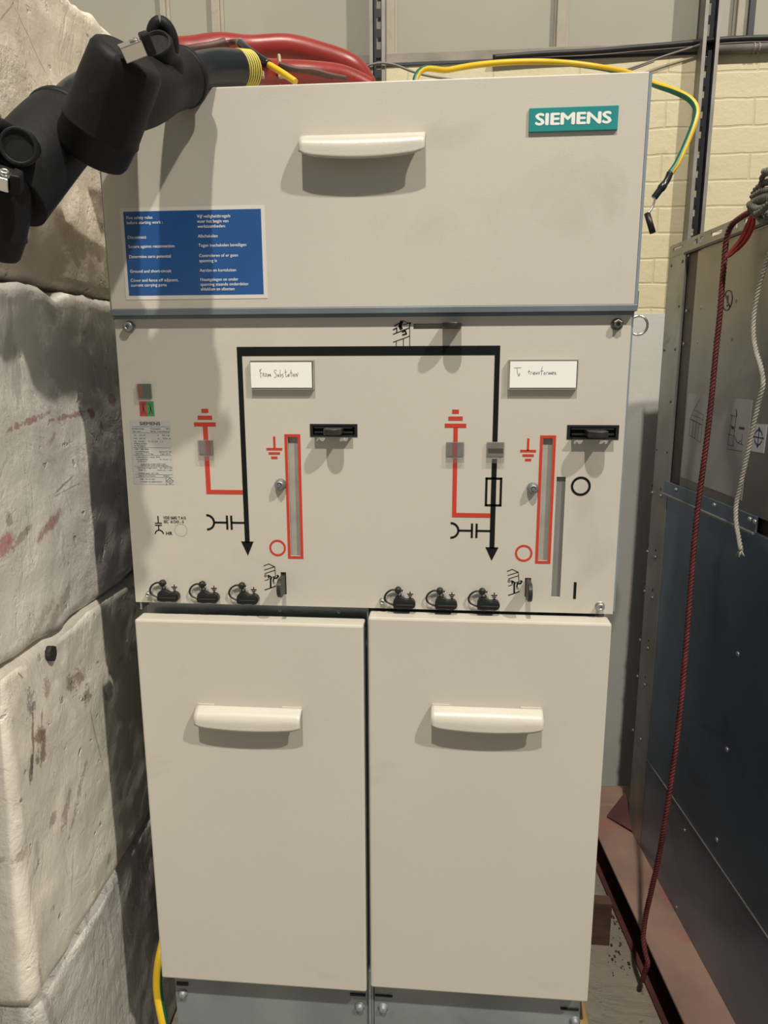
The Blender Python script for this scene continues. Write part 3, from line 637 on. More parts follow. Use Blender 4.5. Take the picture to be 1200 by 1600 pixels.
# --- indicator windows
def window(px0, py0, px1, py1, inner):
    r = SR(px0, py0, px1, py1); b = MB(); 
    b.rect(FRONT, r[0] + .001, r[1] + .009, r[2] - .001, r[3] - .001, 0.0004, 0.0012, 'windowgrey')
    if inner == 'red': b.rect(FRONT, (r[0] + r[2]) / 2 - .0005, r[1] + .009, (r[0] + r[2]) / 2 + .0065, r[3] - .001, 0.0012, 0.0016, 'dred')
    if inner == 'bar': z = r[3] - (r[3] - r[1]) * .42; b.rect(FRONT, r[0] + .0025, z - .0035, r[2] - .0015, z + .003, 0.0012, 0.0016, 'black')
    if inner == 'red2': b.rect(FRONT, (r[0] + r[2]) / 2 - .0035, r[1] + .009, (r[0] + r[2]) / 2 + .003, r[3] - .001, 0.0012, 0.0016, 'dred')
    if inner == 'flags':
        xm = r[0] + (r[2] - r[0]) * .36; b.rect(FRONT, r[0] + .002, r[1] + .001, xm, r[3] - .001, .0012, .0016, 'dred'); b.rect(FRONT, xm, r[1] + .001, r[2] - .001, r[3] - .001, .0012, .0016, 'dgreen')
    b.rect(FRONT, r[0], r[1], r[2], r[3], 0.0022, 0.0052, 'window')
    return b.build('indicator_window', PN, label='clear indicator window')
window(309.5, 687, 335.5, 719.5, 'red'); window(696.6, 690, 725, 722.6, 'red2'); window(760, 690, 787.4, 723, 'bar'); window(214, 599, 239, 623.5, 'flags')
b = MB(); r = SR(217.5, 627, 241.5, 650); xm = (r[0] + r[2]) / 2; b.rect(FRONT, r[0], r[1], xm, r[3], 0, .0004, 'tapered'); b.rect(FRONT, xm, r[1], r[2], r[3], 0, .0004, 'green')
for cx in ((r[0] + xm) / 2, (xm + r[2]) / 2): b.stroke(FRONT, [(cx - .002, r[1] + .004), (cx + .0005, r[1] + .010), (cx - .001, r[3] - .004)], .0016, .0004, .0006, 'print'); b.stroke(FRONT, [(cx + .003, r[1] + .003), (cx + .0005, r[1] + .010), (cx + .002, r[3] - .003)], .0012, .0004, .0006, 'print')
b.build('pressure_flag', PN, label='red and green pressure flag sticker')
# --- rating plate
b = MB(); r = SR(203, 656.5, 271, 757); r = (P(203, 660).x, r[1], P(272, 750).x, r[3]); b.rect(FRONT, *r, 0, .0004, 'labelgrey')
RP = b.build('rating_plate', PN, label='silver rating label printed in black')
b = MB(); w_, h_ = r[2] - r[0], r[3] - r[1]
def rt(fx, fy, s, cap_, wf_=None, bold=0.012): b.text(FRONT, r[0] + w_ * fx, r[3] - h_ * fy, cap_, s, 'print', .0005, w=w_ * wf_ if wf_ else None, bold=bold)
rt(.24, .075, 'SIEMENS', .0046, .50, .06)
rows = [(.135, [(.04, 'Schaltanlage', .30), (.50, 'Switchgear', .25), (.88, 'IEC', .10)]), (.175, [(.05, 'Typ / type', .20), (.50, 'SF6 insulated', .46)]), (.235, [(.07, 'Ur   24 kV', .30), (.66, 'fr   50 Hz', .30)]), (.285, [(.07, 'Ud   50 kV', .30), (.66, 'Ir   200 A', .32)]), (.33, [(.07, 'Up  125 kV', .26), (.42, 'Ik 16 kA  1 s', .36)]), (.365, [(.07, 'Filling press.', .32)]), (.40, [(.07, 'at 20 deg C', .28)]),
        (.45, [(.08, 'Gas / gas data', .34)]), (.49, [(.08, 'Insulating gas', .34), (.68, 'Sealed for life', .30)]), (.525, [(.08, '1500 hPa', .18), (.35, '1.9 kg', .16), (.70, 'Year 2010', .24)]), (.575, [(.09, 'Internal arc class AFL', .60)]), (.61, [(.09, 'Accessibility', .30), (.68, 'Ik 16 kA 1 s', .28)]), (.645, [(.12, 'IAC', .22)]), (.685, [(.20, 'according to IEC 62271-200', .62)]), (.705, [(.20, 'serial no. and drawing no.', .68)]), (.745, [(.10, 'Operating voltage motor', .50), (.66, '24 - 60 V DC', .32)]), (.78, [(.12, 'Order no.', .20), (.60, 'Item 01 / 02', .36)]), (.83, [(.12, 'Ambient temp. -25 / +55', .50)]), (.87, [(.12, 'Degree of protection', .42), (.74, 'IP 2X', .14)]), (.925, [(.17, 'EB 10/10 AS', .34)]), (.965, [(.17, 'MADE IN GERMANY', .54)])]
for fy, cols in rows:
    for fx, s, wf_ in cols: rt(fx, fy + .004, s, .0017, wf_, .010)
for fy in (.10, .195, .425, .545, .72, .845, .89): b.rect(FRONT, r[0] + w_ * .04, r[3] - h_ * fy - .0001, r[2] - w_ * .03, r[3] - h_ * fy + .0002, .0004, .0006, 'print')
c = (r[0] + w_ * .90, r[3] - h_ * .945); b.stroke(FRONT, [(c[0] - .005, c[1]), (c[0], c[1] + .0045), (c[0] + .005, c[1]), (c[0], c[1] - .0045), (c[0] - .005, c[1])], .0006, .0004, .0006, 'print'); b.ring(FRONT, c[0], c[1], .0012, .0017, 0, 360, .0004, .0006, 'print', 12)
b.stroke(FRONT, [(c[0] - .006, c[1] + .008), (c[0] - .0055, c[1] - .006)], .0005, .0004, .0006, 'print')
b.build('lettering', RP, label='black fine print')
# --- label holders with handwriting
HAND = {
 'From Substation': [[(0.175, .28), (.185, .60)], [(.165, .36), (.20, .27)], [(.18, .44), (.20, .42)], [(.215, .55), (.225, .42), (.24, .44), (.23, .50), (.25, .56)], [(.26, .48), (.27, .43), (.285, .48), (.275, .55), (.26, .52), (.26, .48)], [(.30, .57), (.305, .46), (.315, .54), (.325, .46), (.335, .54), (.345, .46), (.35, .56)],
   [(.445, .33), (.42, .30), (.41, .38), (.43, .44), (.445, .52), (.42, .60), (.405, .57)], [(.46, .46), (.465, .56), (.48, .47), (.485, .57)], [(.505, .30), (.505, .57), (.525, .50), (.505, .46)], [(.555, .44), (.535, .48), (.555, .54), (.535, .60)], [(.59, .28), (.60, .56), (.615, .56)], [(.575, .40), (.61, .38)], [(.645, .47), (.625, .50), (.635, .56), (.65, .46), (.655, .56)], [(.68, .30), (.685, .56)], [(.665, .42), (.70, .40)], [(.705, .44), (.71, .55)], [(.735, .45), (.72, .50), (.735, .56), (.745, .50), (.735, .45)], [(.76, .56), (.765, .44), (.785, .55), (.795, .40)]],
 'To transformer': [[(.06, .26), (.165, .255)], [(.105, .26), (.115, .50)], [(.135, .48), (.125, .54), (.145, .54), (.150, .46), (.135, .48)], [(.285, .34), (.29, .48)], [(.27, .40), (.305, .385)], [(.315, .50), (.32, .42), (.335, .40)], [(.36, .42), (.345, .46), (.36, .50), (.37, .40), (.375, .50)], [(.39, .50), (.395, .42), (.41, .49), (.42, .41)], [(.445, .40), (.43, .44), (.445, .46), (.43, .50)], [(.49, .22), (.475, .30), (.478, .52)], [(.46, .38), (.50, .36)], [(.52, .42), (.51, .47), (.525, .50), (.535, .44), (.52, .42)], [(.55, .50), (.555, .42), (.57, .41)], [(.58, .50), (.585, .42), (.595, .49), (.605, .42), (.615, .49), (.625, .42), (.63, .50)], [(.64, .46), (.66, .43), (.645, .40), (.64, .48), (.66, .50)], [(.675, .50), (.675, .42), (.69, .43), (.68, .46), (.70, .50)]]}
for (o_, pr_, txt) in (((389.5, 563, 491, 608.5), (391, 566, 487.5, 605.8), 'From Substation'), ((795, 562, 902.5, 608.5), (797.5, 564.3, 899.8, 605.8), 'To transformer')):
    D = 0.0075; a = SR(*o_, -D); 
    b = MB(); T = .0012
    b.rect(FRONT, a[0], a[1], a[2], a[3], 0.0, .0012, 'clear')
    for r_ in ((a[0], a[1], a[2], a[1] + T), (a[0], a[3] - T, a[2], a[3]), (a[0], a[1] + T, a[0] + T, a[3] - T), (a[2] - T, a[1] + T, a[2], a[3] - T)): b.rect(FRONT, *r_, .0012, D, 'clear')
    H_ = b.build('label_holder', PN, label='clear plastic label holder')
    q = SR(*pr_, -D); b = MB(); b.rect(FRONT, q[0], q[1], q[2], q[3], D - .0012, D - .0006, 'paper')
    w_, h_ = q[2] - q[0], q[3] - q[1]
    for st in HAND[txt]: b.stroke(FRONT, [(q[0] + w_ * (x * 1.0 - (.02 if txt[0] == 'F' else 0)), q[3] - h_ * (z * 1.05 - (.02))) for x, z in st], .00055, D - .0006, D - .0004, 'ink')
    b.build('paper_insert', H_, label='white paper handwritten "%s"' % txt)
# --- latches
def latch(r, lev_px, lip):
    b = MB(); t_ = .0035
    b.rect(FRONT, r[0] + .0005, r[1] + .0005, r[2] - .0005, r[3] - .0005, -0.011, -0.0085, 'dark')
    for q in ((r[0] - .0006, r[1] - .0006, r[2] + .0006, r[1] + t_ * .6), (r[0] - .0006, r[3] - t_ * .8, r[2] + .0006, r[3] + .0006), (r[0] - .0006, r[1] + t_ * .6, r[0] + t_, r[3] - t_ * .8), (r[2] - t_, r[1] + t_ * .6, r[2] + .0006, r[3] - t_ * .8)): b.rect(FRONT, *q, -0.008, .0008, 'plastic')
    zc = r[1] + (r[3] - r[1]) * .36
    b.rect(FRONT, r[0] + .006, zc - .0016, r[2] - .006, zc + .0010, -0.006, .0015, 'grip'); b.rect(FRONT, r[0] + .005, r[3] - .0055, r[2] - .0065, r[3] - .0038, -0.006, .0012, 'grip')
    # perforated ledge: slab in the XY plane with three notches at the root
    x0_, x1_ = r[0] + .0055, r[2] - .006; out = [(x0_, .0008)]
    for cx in (x0_ + (x1_ - x0_) * .20, x0_ + (x1_ - x0_) * .50, x0_ + (x1_ - x0_) * .80):
        out += [(cx + .0048 * math.cos(a_), .0008 + .0048 * math.sin(a_) * 1.0) for a_ in [math.pi - math.pi * j / 8 for j in range(9)]]
    out += [(x1_, .0008), (x1_, .0105), (x0_, .0105)]
    fr = Frame((0, 0, r[1] + .0005), (1, 0, 0), (0, -1, 0), (0, 0, 1)); b.prism(fr, out, 0, .0020, 'plastic')
    b.build('padlock_latch', PN, label='black latch frame')
def paddle(cx, cz, half, thick, reach, vertical=False, name='latch_lever', y0=-.006):
    b = MB(); pts = []
    n = 12
    prof = [(-half, y0), (-half, reach - half * .9)] + [(-half * math.cos(math.pi * j / n), reach - half * .9 + half * .9 * math.sin(math.pi * j / n)) for j in range(1, n)] + [(half, reach - half * .9), (half, y0)]
    if vertical: fr = Frame((cx - thick / 2, 0, cz), (0, 0, 1), (0, -1, 0), (1, 0, 0))
    else: fr = Frame((cx, 0, cz - thick / 2), (1, 0, 0), (0, -1, 0), (0, 0, 1))
    b.prism(fr, prof, 0, thick, 'grip'); return b.build(name, PN, label='black protruding lever', bevel=.0012)
latch(latL, None, 0); latch(latR, None, 0)
paddle((latL[0] + latL[2]) / 2 + .0015, latL[1] + .0085, .0125, .0085, .034); paddle((latR[0] + latR[2]) / 2 + .0025, latR[1] + .0085, .0135, .0085, .034)
c = P(706, 511); paddle(c.x, (topS[1] + topS[3]) / 2, .0128, .0065, .0355)
paddle((botL[0] + botL[2]) / 2 , (botL[1] + botL[3]) / 2 - .0, .0140, .0062, .035, True); paddle((botR[0] + botR[2]) / 2, (botR[1] + botR[3]) / 2, .0135, .0062, .035, True)
# --- studs and screws
def stud(px, py, r, k2='galv'):
    c = P(px, py, -.006); b = MB(); b.lathe((c.x, 0, c.z), (0, -1, 0), [(0, r * 1.0), (.006, r * .95), (.009, r * .72), (.011, r * .62), (.0112, r * .45), (.009, r * .40)], k2, 20); b.lathe((c.x, -.006, c.z), (0, -1, 0), [(0, r * .3), (.0075, r * .28)], 'chrome', 12); return b.build('lock_stud', PN)
for q in ((437.3, 757.8, .0085), (833, 763.5, .0080)): stud(*q)
def nut(px, py, r, hexa, k='steel'):
    c = P(px, py, -.004); b = MB(); b.lathe((c.x, 0, c.z), (0, -1, 0), [(0, r * 1.15), (.0012, r * 1.15), (.0014, r)], k, 24)
    b.lathe((c.x, -.0014, c.z), (0, -1, 0), [(0, r * .92), (.006, r * .92), (.0068, r * .72), (.0068, r * .45), (.003, r * .42)], k, 6 if hexa else 24, smooth=not hexa); return b.build('panel_bolt', PN)
nut(200.5, 510.5, .0072, False, 'galv'); nut(965, 506.5, .0068, True, 'rivet'); nut(232, 928.5, .0042, False); nut(597.5, 939.5, .0042, False); nut(938, 948, .0058, False)
# lifting eye on the right side
b = MB(); c = P(997, 508.5, .03); pts = [V((c.x + .0125 * math.cos(a), .03, c.z + .0125 * math.sin(a))) for a in [2 * math.pi * j / 32 for j in range(33)]]; b.tube(pts, .0016, 'chrome', 10, caps=False)
b.box((W + .0005, .028, c.z - .003), (W + .006, .032, c.z + .003), 'steel'); b.build('lifting_eye', SG, label='bright steel ring')
# --- test socket caps
for i, (px, py, t) in enumerate(caps):
    c = P(px, py, -.006); b = MB(); hw = .0145
    def pea(s=1.0):
        out = []
        for a_ in range(-90, 91, 15): out.append((c.x + hw * .62 + .0075 * s * math.cos(math.radians(a_)), c.z - .0010 + .0076 * s * math.sin(math.radians(a_))))
        out += [(c.x + .003, c.z + .0052 * s)]
        for a_ in range(60, 181, 15): out.append((c.x - hw * .50 + .0088 * s * math.cos(math.radians(a_)), c.z + .0005 + .0088 * s * math.sin(math.radians(a_))))
        out += [(c.x - hw - .0015, c.z - .0040 * s), (c.x - hw - .0010, c.z - .0075 * s), (c.x - hw * .5, c.z - .0088 * s), (c.x + .002, c.z - .0078 * s)]
        return out
    b.prism(FRONT, pea(), 0, .010, 'plastic'); b.prism(FRONT, pea(.80), .0095, .0120, 'plastic')
    b.rect(FRONT, c.x - hw * .80, c.z - .0020, c.x + hw * .95, c.z - .0002, .0118, .0140, 'grip')
    # retaining strap and its button
    h0 = P(px - 9.5, py - 20, -.004); kn = V((h0.x, -.005, h0.z))
    pts = spline([kn, kn + V((-.0085, .0, .0005)), kn + V((-.0165, 0, -.0045)), kn + V((-.0195, 0, -.012)), kn + V((-.0160, 0, -.0185)), V((c.x - hw + .001, -.006, c.z - .0045))], 6)
    b.tube(pts, .0015, 'plastic', 8); b.lathe((kn.x, 0, kn.z), (0, -1, 0), [(0, .0046), (.0055, .0052), (.0085, .0035), (.0095, .001)], 'plastic', 18)
    b.tube([kn + V((0, -.001, 0)), kn + V((.0075, -.002, .0005))], .0016, 'plastic', 8)
    b.tube([V((kn.x + .0075, -.004, kn.z - .001)), V((kn.x + .0075, -.008, kn.z - .003))], .0016, 'clear', 8)
    b.build('test_socket_cap', PN, label='black rubber test socket cap', bevel=.0006)

# --- cable compartment doors
def door(x0_, x1_, z0_, z1_, side):
    b = MB(); b.box((x0_, YD, z0_), (x1_, 0.006, z1_), 'paint', 0.0032)
    return b.build('door', SG)
d1 = door(0.0076, 0.3513, 0.3932, 1.0230, 'left'); d2 = door(0.3582, 0.7040, 0.4034, 1.0357, 'right')
b = MB(); b.box((0.3514, -.010, .40), (.3520, .004, 1.01), 'galv'); b.box((.3534, 0.005, .30), (.3560, .034, 1.04), 'trimgrey'); b.build('centre_mullion', SG, label='dark centre post')
curved_handle(d1, YD, (309, 1101), (472.3, 1106), (311, 1136), (403, 1145.5), (464, 1143), 0.021)
curved_handle(d2, YD, (674, 1101.5), (847, 1107), (677, 1137.5), (765, 1147.5), (840, 1145), 0.021)
# --- plinth
b = MB(); bz = 0.388
b.box((0.0165, 0.004, 0.0), (0.3505, 0.03, bz), 'base', .001); b.box((0.3605, 0.004, 0.0), (0.700, 0.03, bz + .008), 'base', .001); b.box((0.3515, 0.0, 0), (0.3565, 0.03, bz + .02), 'base', .0008); b.box((0.3573, 0.001, 0), (0.3598, 0.03, bz + .02), 'base')
b.box((0.0165, 0.03, 0.0), (0.700, DEPTH - .02, 0.30), 'base')
b.build('plinth', SG, label='grey steel plinth')
for px, py in ((284, 1556.5), (561.5, 1577), (598, 1579), (899, 1600)):
    c = P(px, py, -.002); b = MB(); b.lathe((c.x, .0042, c.z), (0, -1, 0), [(0, .0088), (.0012, .0088), (.0014, .0062), (.0065, .0060), (.0078, .0045), (.0080, .001)], 'base', 20); b.build('plinth_bolt', SG)
b = MB()
for (pa, pb) in (((276, 1535), (294, 1539)), ((547, 1552.5), (571, 1555.5)), ((586, 1554.5), (613, 1557)), ((876, 1575), (904, 1578))):
    a = P(*pa, .0035); c = P(*pb, .0035); b.box((a.x, .002, c.z - .001), (c.x, .0045, a.z + .0012), 'dark'); b.build('plinth_slot', SG, label='dark slot at the top of the plinth'); b = MB()

# ================================================================== WALL ITEMS
def strut(px, py, w, dep, label, yaw=0.0, yw=WALL):
    x = P(px, py, yw - dep).x; b = MB(); z0_, z1_ = 0.6, 4.2; h = w / 2; t_ = .0025
    fr = Frame((x, yw - dep, 0), (1, 0, 0), (0, 0, 1), (0, -1, 0))
    # slotted web faces the room, flanges run back to the wall
    hs = []; z = 0.7
    while z < 4.1: hs.append((-.0065, z, .0065, z + .029)); z += .050
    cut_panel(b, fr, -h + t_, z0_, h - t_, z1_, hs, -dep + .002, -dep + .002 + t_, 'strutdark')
    b.rect(fr, -h, z0_, -h + t_, z1_, -dep + .002, 0, 'strut'); b.rect(fr, h - t_, z0_, h, z1_, -dep + .002, 0, 'strut')
    b.rect(fr, -h, z0_, -h + .009, z1_, -.0, .0022, 'strut'); b.rect(fr, h - .009, z0_, h, z1_, 0, .0022, 'strut')
    b.rect(fr, -h + t_, z0_, -h + .0085, z1_, -.012, -.0015, 'strutdark'); b.rect(fr, h - .0085, z0_, h - t_, z1_, -.012, -.0015, 'strutdark')  # channel interior is coloured dark to stand for its shade
    return b.build('strut_channel', label=label, cat='strut channel')
strut(589.5, 60, .042, .041, 'vertical slotted steel strut rising behind the middle of the cabinet')
strut(1108, 100, .042, .041, 'vertical slotted steel strut standing behind the grey metal enclosure')
def wallpath(lst, y): return spline([P(a, c, y) for a, c in lst], 8)
b = MB(); b.tube(wallpath([(770, 90), (850, 84), (930, 80), (1000, 74), (1060, 69), (1130, 62), (1200, 59), (1300, 58)], WALL - .012), .0072, 'wirecover', 12); b.build('wall_cable', label='black cable crossing the top right of the back wall', cat='cable')
b = MB(); b.tube(wallpath([(940, 118), (975, 110), (1010, 98), (1040, 87), (1075, 76), (1093, 70)], WALL - .016), .0028, 'conduit', 8); b.tube(wallpath([(958, 118), (990, 108), (1022, 96)], WALL - .022), .0022, 'conduit', 8); b.build('wall_wire', label='thin grey wire pair drooping left of the right-hand strut', cat='cable')
b = MB(); b.tube(wallpath([(520, 128), (560, 108), (590, 99), (615, 101), (645, 112), (672, 119), (720, 126)], WALL - .05), .0032, 'conduit', 8); b.build('wall_wire', label='thin grey wire arched behind the middle strut', cat='cable')
b = MB(); zc = P(1160, 76, WALL - .01).z; x0_ = P(1118, 76, WALL - .01).x; b.tube([V((x0_, WALL - .008, zc)), V((x0_ + .8, WALL - .008, zc + .004))], .0115, 'conduit', 16)
cx = P(1179, 76, WALL).x
for dx in (-.006, .006): b.ring(Frame((cx + dx, 0, 0), (0, 1, 0), (0, 0, 1), (1, 0, 0)), WALL - .008, zc, .0112, .0135, 0, 360, -.0022, .0022, 'conduit', 20)
b.build('conduit', label='grey horizontal conduit under the black cable at top right', cat='conduit')
b = MB(); xa, xb = P(1177, 30, WALL - .02).x, P(1183, 30, WALL - .02).x; b.box((xa - .003, WALL + .002, zc + .020), (xb + .003, WALL + .02, 4.1), 'strutdark', .001); b.build('wall_bar', label='dark vertical flat bar at the top right corner of the wall', cat='bar')

# ================================================================== CABLES AND CONNECTORS
def cyl_between(mb, p0, p1, r0, r1, k, n=36): mb.lathe(p0, V(p1) - V(p0), [(0, r0), ((V(p1) - V(p0)).length, r1)], k, n)
def mid(a, c, t): return a + (c - a) * t
def connector(label, top, bot, rb, arm, ra, sleeve, rs, cap_at, cap_dir, loop_u, with_clamp=True, clamp_at=None, disc=None):
    t = thing('cable_connector', bot, label, 'cable connector', None)
    top, bot = V(top), V(bot); ax = bot - top; L_ = ax.length; b = MB()
    b.lathe(top, ax, [(-.004, rb * .70), (0, rb * .86), (.006, rb * .93), (L_ * .30, rb * .97), (L_ * .66, rb), (L_ * .70, rb * 1.03), (L_ * .715, rb * 1.035), (L_ * .73, rb * 1.0), (L_ * .94, rb * .96), (L_ * .985, rb * .90), (L_, rb * .82), (L_, rb * .55), (L_ - .02, rb * .5)], 'rubber', 44)
    b.build('elbow_body', t)
    b = MB(); pts = spline(arm, 8); n = len(pts); b.tube(pts, [ra[0] + (ra[1] - ra[0]) * j / (n - 1) for j in range(n)], 'rubber', 36); 
    e = V(arm[-1]); dr = (pts[-1] - pts[-2]).normalized(); b.lathe(e - dr * .006, dr, [(0, ra[1] * 1.01), (.004, ra[1] * 1.045), (.010, ra[1] * 1.03), (.014, ra[1] * .92), (.018, rs * 1.05)], 'rubber', 36)
    b.build('elbow_arm', t)
    b = MB(); sp_ = spline(sleeve, 8); b.tube(sp_, rs, 'sleeve', 28); b.build('sleeve', t, label='shiny black shrink sleeve')
    # pulling eye: stem, disc and loop
    c = V(cap_at); d = V(cap_dir).normalized(); b = MB()
    b.lathe(c, d, [(0, .016), (.010, .020), (.020, .0205), (.026, .019), (.030, .0145), (.033, .012)], 'rubber', 30)
    lu = V(loop_u); lu = (lu - d * lu.dot(d)).normalized(); q = c + d * .040
    pts = [q + d * .0175 * math.cos(a) + lu * .0105 * math.sin(a) for a in [2 * math.pi * j / 30 for j in range(31)]]
    b.tube(pts, .0078, 'rubber', 12, caps=False)
    if disc: dv = disc[1] - disc[0]; b.lathe(disc[0], dv, [(0, .008), (dv.length * .5, .0155), (dv.length * .88, .0185), (dv.length, .0165), (dv.length, .0150), (dv.length - .003, .0140)], 'rubber', 30)
    b.build('pulling_eye', t, label='black pulling eye cap')
    if with_clamp:
        c = V(clamp_at[0]); u = V(clamp_at[1]).normalized(); n_ = V(clamp_at[2]); n_ = (n_ - u * n_.dot(u)).normalized(); w = u.cross(n_)
        b = MB(); fr = Frame(c, u, w, n_); b.rect(fr, -.0100, -.0125, .0125, .0125, -.010, .004, 'chrome'); b.ring(fr, 0.006, 0, .002, .0045, 0, 360, .004, .006, 'steel', 16); b.build('clamp', t, label='bright metal clamp', bevel=.0012)
        b = MB(); b.prism(fr, [(.0130, -.009), (.0225, -.006), (.0225, .008), (.0130, .010)], -.012, .008, 'rubber'); b.build('clamp_lug', t, bevel=.002)
    return t, sp_
C1, s1 = connector('black rubber elbow connector hanging over the top left cabinet corner', P(201, 88, -.195), P(142, 243, -.160), .0410,
    [mid(P(201, 88, -.195), P(142, 243, -.160), .40), P(222, 143, -.132), P(255, 128, -.075), P(286, 121, -.035)], (.0385, .0335), [P(290, 120, -.03), P(318, 112, -.002), P(345, 107.5, .022), P(372, 108, .045)], .0238,
    P(262, 128, -.095), (.06, -.38, .90), (.8, .3, 0), True, (P(203, 74, -.235), V((.75, .25, .35)), V((-.25, -.6, .75))), disc=(P(264, 108, -.100), P(243, 66, -.135)))
C2, s2 = connector('black rubber elbow connector at the left picture edge, lower of two', P(-2, 262, -.235), P(-30, 392, -.225), .0400,
    [P(10, 300, -.215), P(42, 262, -.190), P(80, 218, -.150), P(100, 199, -.125)], (.045, .0425), [P(98, 201, -.130), P(125, 165, -.100), P(160, 142, -.040), P(186, 128, -.005)], .0300,
    P(46, 240, -.212), (-.15, -.95, .10), (.5, .0, .8), True, (P(-3, 272, -.275), V((.75, .25, -.2)), V((-.1, -.6, .75))), disc=(P(40, 238, -.215), P(28, 228, -.268)))
# tape and red cable leaving the first connector
b = MB(); e = s1[-1]; p2 = P(392, 109, .065); dr = (p2 - e).normalized()
for j in range(6): b.lathe(e + dr * (-.001 + j * .0042), dr, [(0, .0228), (.0010, .0242), (.0022, .0226)], 'ytape', 28)
b.lathe(e + dr * -.002, dr, [(0, .0222), (.026, .0222)], 'black', 28); b.build('marker_tape', C1, label='yellow ringed marker tape')
def redc(label, pts, r, n=20, extra=None):
    b = MB(); b.tube(spline(pts, 10), r, 'redcable', n); return b.build('power_cable', label=label, cat='power cable')
zt = ZBT
lay = lambda px, y, r: V((P(px, 110, y).x, y, zt + r))
redc('thick red power cable arching highest over the top of the cabinet', [P(215, 100, .10), P(262, 84, .16), P(300, 80, .19), P(345, 74, .22), P(392, 78, .24), P(450, 76, .25), P(500, 88, .26), P(540, 102, .27), P(560, 118, .28), P(572, 142, .29), P(578, 175, .30)], .0205)
redc('thick red power cable lying low on the cabinet top beside the sleeve', [e + dr * .010, P(400, 112, .085), P(440, 114, .12), P(490, 116, .15), P(535, 122, .18), P(575, 140, .20)], .0175)
redc('red power cable with dirty upper side under the highest one', [P(262, 94, .27), P(300, 88, .28), P(340, 92, .285), P(375, 100, .28), P(420, 112, .28), P(470, 130, .28)], .0125)
b = MB(); b.tube(spline([P(278, 82, .165), P(305, 76, .165), P(330, 72, .17), P(352, 66, .18)], 8), .0062, 'brown', 10)
b.tube(spline([P(335, 72, .19), P(362, 66, .20), P(375, 68, .17), P(384, 74, .13)], 8), .0042, 'brown', 10)
b.tube(spline([P(376, 68, .12), P(392, 82, .090), P(420, 101, .070)], 8), .0058, 'sleeve', 12); b.tube(spline([P(420, 101, .070), P(440, 113, .060), P(462, 128, .050)], 8), .0042, 'yellow', 12); b.tube([P(374, 66, .131), P(383, 75, .121)], .0062, 'steel', 12)
b.build('earth_wire', label='short wire with yellow end lying over the red cables', cat='wire')
b = MB(); b.tube(spline([P(436, 100, .095), P(462, 108, .10), P(490, 110, .105), P(515, 117, .115), P(540, 122, .13)], 8), .0036, 'brown', 10); b.tube(spline([P(440, 108, .10), P(480, 113, .105), P(520, 122, .12)], 8), .0026, 'brown', 10); b.build('earth_wire', label='thin brown twisted wires trailing right on the cabinet top', cat='wire')
def tie(px, py, y, r, label, ax):
    b = MB(); c = P(px, py, y); a = V(ax).normalized(); u = a.orthogonal().normalized(); v = a.cross(u)
    b.tube([c + (u * math.cos(t_) + v * math.sin(t_)) * r for t_ in [2 * math.pi * j / 28 for j in range(29)]], .0022, 'tie', 8, caps=False)
    hd = P(px + 4, py + 5, y - r - .004); b.box(tuple(hd - V((.0045, .004, .004))), tuple(hd + V((.0045, .004, .004))), 'tie', .001); b.build('cable_tie', label=label, cat='cable tie')
tie(368, 78, .235, .020, 'beige cable tie around the highest red cable above the tape', (1, .2, 0))
tie(404, 112, .095, .0185, 'beige cable tie just right of the yellow ringed tape', (1, .3, 0))
tie(436, 112, .120, .0200, 'beige cable tie on the low red cable beside the yellow wire', (1, .3, 0))

# green and yellow earth cable across the top, coming out on the right
b = MB(); path = spline([V((.40, .42, zt + .006)), P(650, 121, .45), P(700, 109, .50), P(750, 101, .55), P(800, 97, .58), P(850, 96.5, .60), P(900, 100, .60), P(950, 107.5, .58), P(990, 117, .52), P(1024, 132, .45), P(1050, 141, .42), P(1075, 153, .40), P(1087, 168, .39), P(1086, 188, .38), P(1072, 225, .37), P(1058, 255, .36), P(1047, 271, .355)], 8)
b.tube(path, .0056, 'yellow', 16, twist=-4.6, k2='cgreen', split=.5, phase=4.33); EC = thing('earth_cable', path[0], 'green and yellow earth cable over the cabinet top, lug dangling at right', 'cable'); b.build('insulated_wire', EC)
b = MB(); pts = spline([P(1047, 270, .355), P(1042, 282, .353), P(1031, 297, .350), P(1022, 309, .350)], 6); b.tube(pts, [.0058 + (.0012 if 8 < j < 12 else 0) for j in range(len(pts))], 'sleeve', 12); b.build('sleeve', EC, label='black sleeve')
b = MB(); b.tube(spline([P(1024, 308, .35), P(1020, 322, .348), P(1012, 334, .345)], 6), [.0040] * 13, 'chrome', 10, flat=.5); b.build('cable_lug', EC, label='bright metal lug')
b = MB(); b.tube([P(1011, 333, .344), P(1020, 364, .34)], .0052, 'plastic', 10); b.build('end_cap', EC, label='black end piece')
# green and yellow cable in the gap at the lower left
b = MB(); path = spline([P(262, 1440, .10), P(255, 1472, .07), P(249, 1500, .05), P(246, 1530, .04), P(248, 1560, .03), P(256, 1600, .02), P(268, 1650, .02)], 8) + []
path += spline([path[-1], V((path[-1].x + .02, .05, .10)), V((path[-1].x + .06, .09, .012))], 6)[1:]
b.tube(path, .0080, 'yellow', 18, k2='cgreen', split=.62, phase=5.4); b.build('earth_cable', label='thick green and yellow cable in the gap beside the lower left plinth', cat='cable')

# ================================================================== METAL ENCLOSURE ON THE RIGHT
TR = thing('metal_enclosure', RIGHT(1.3, 0, -.4), 'tall grey metal transformer enclosure at the right with documents and rivets', 'transformer enclosure')
uB = RIGHT.at(1047, 385)[0]; uS = RIGHT.at(1073, 377)[0]; zT = 1.676; zB_ = .109; u0 = .55
zseam = 1.084; zlowseam = .371
sheet_t = .003
zband = RIGHT.at(1150, 366)[1]
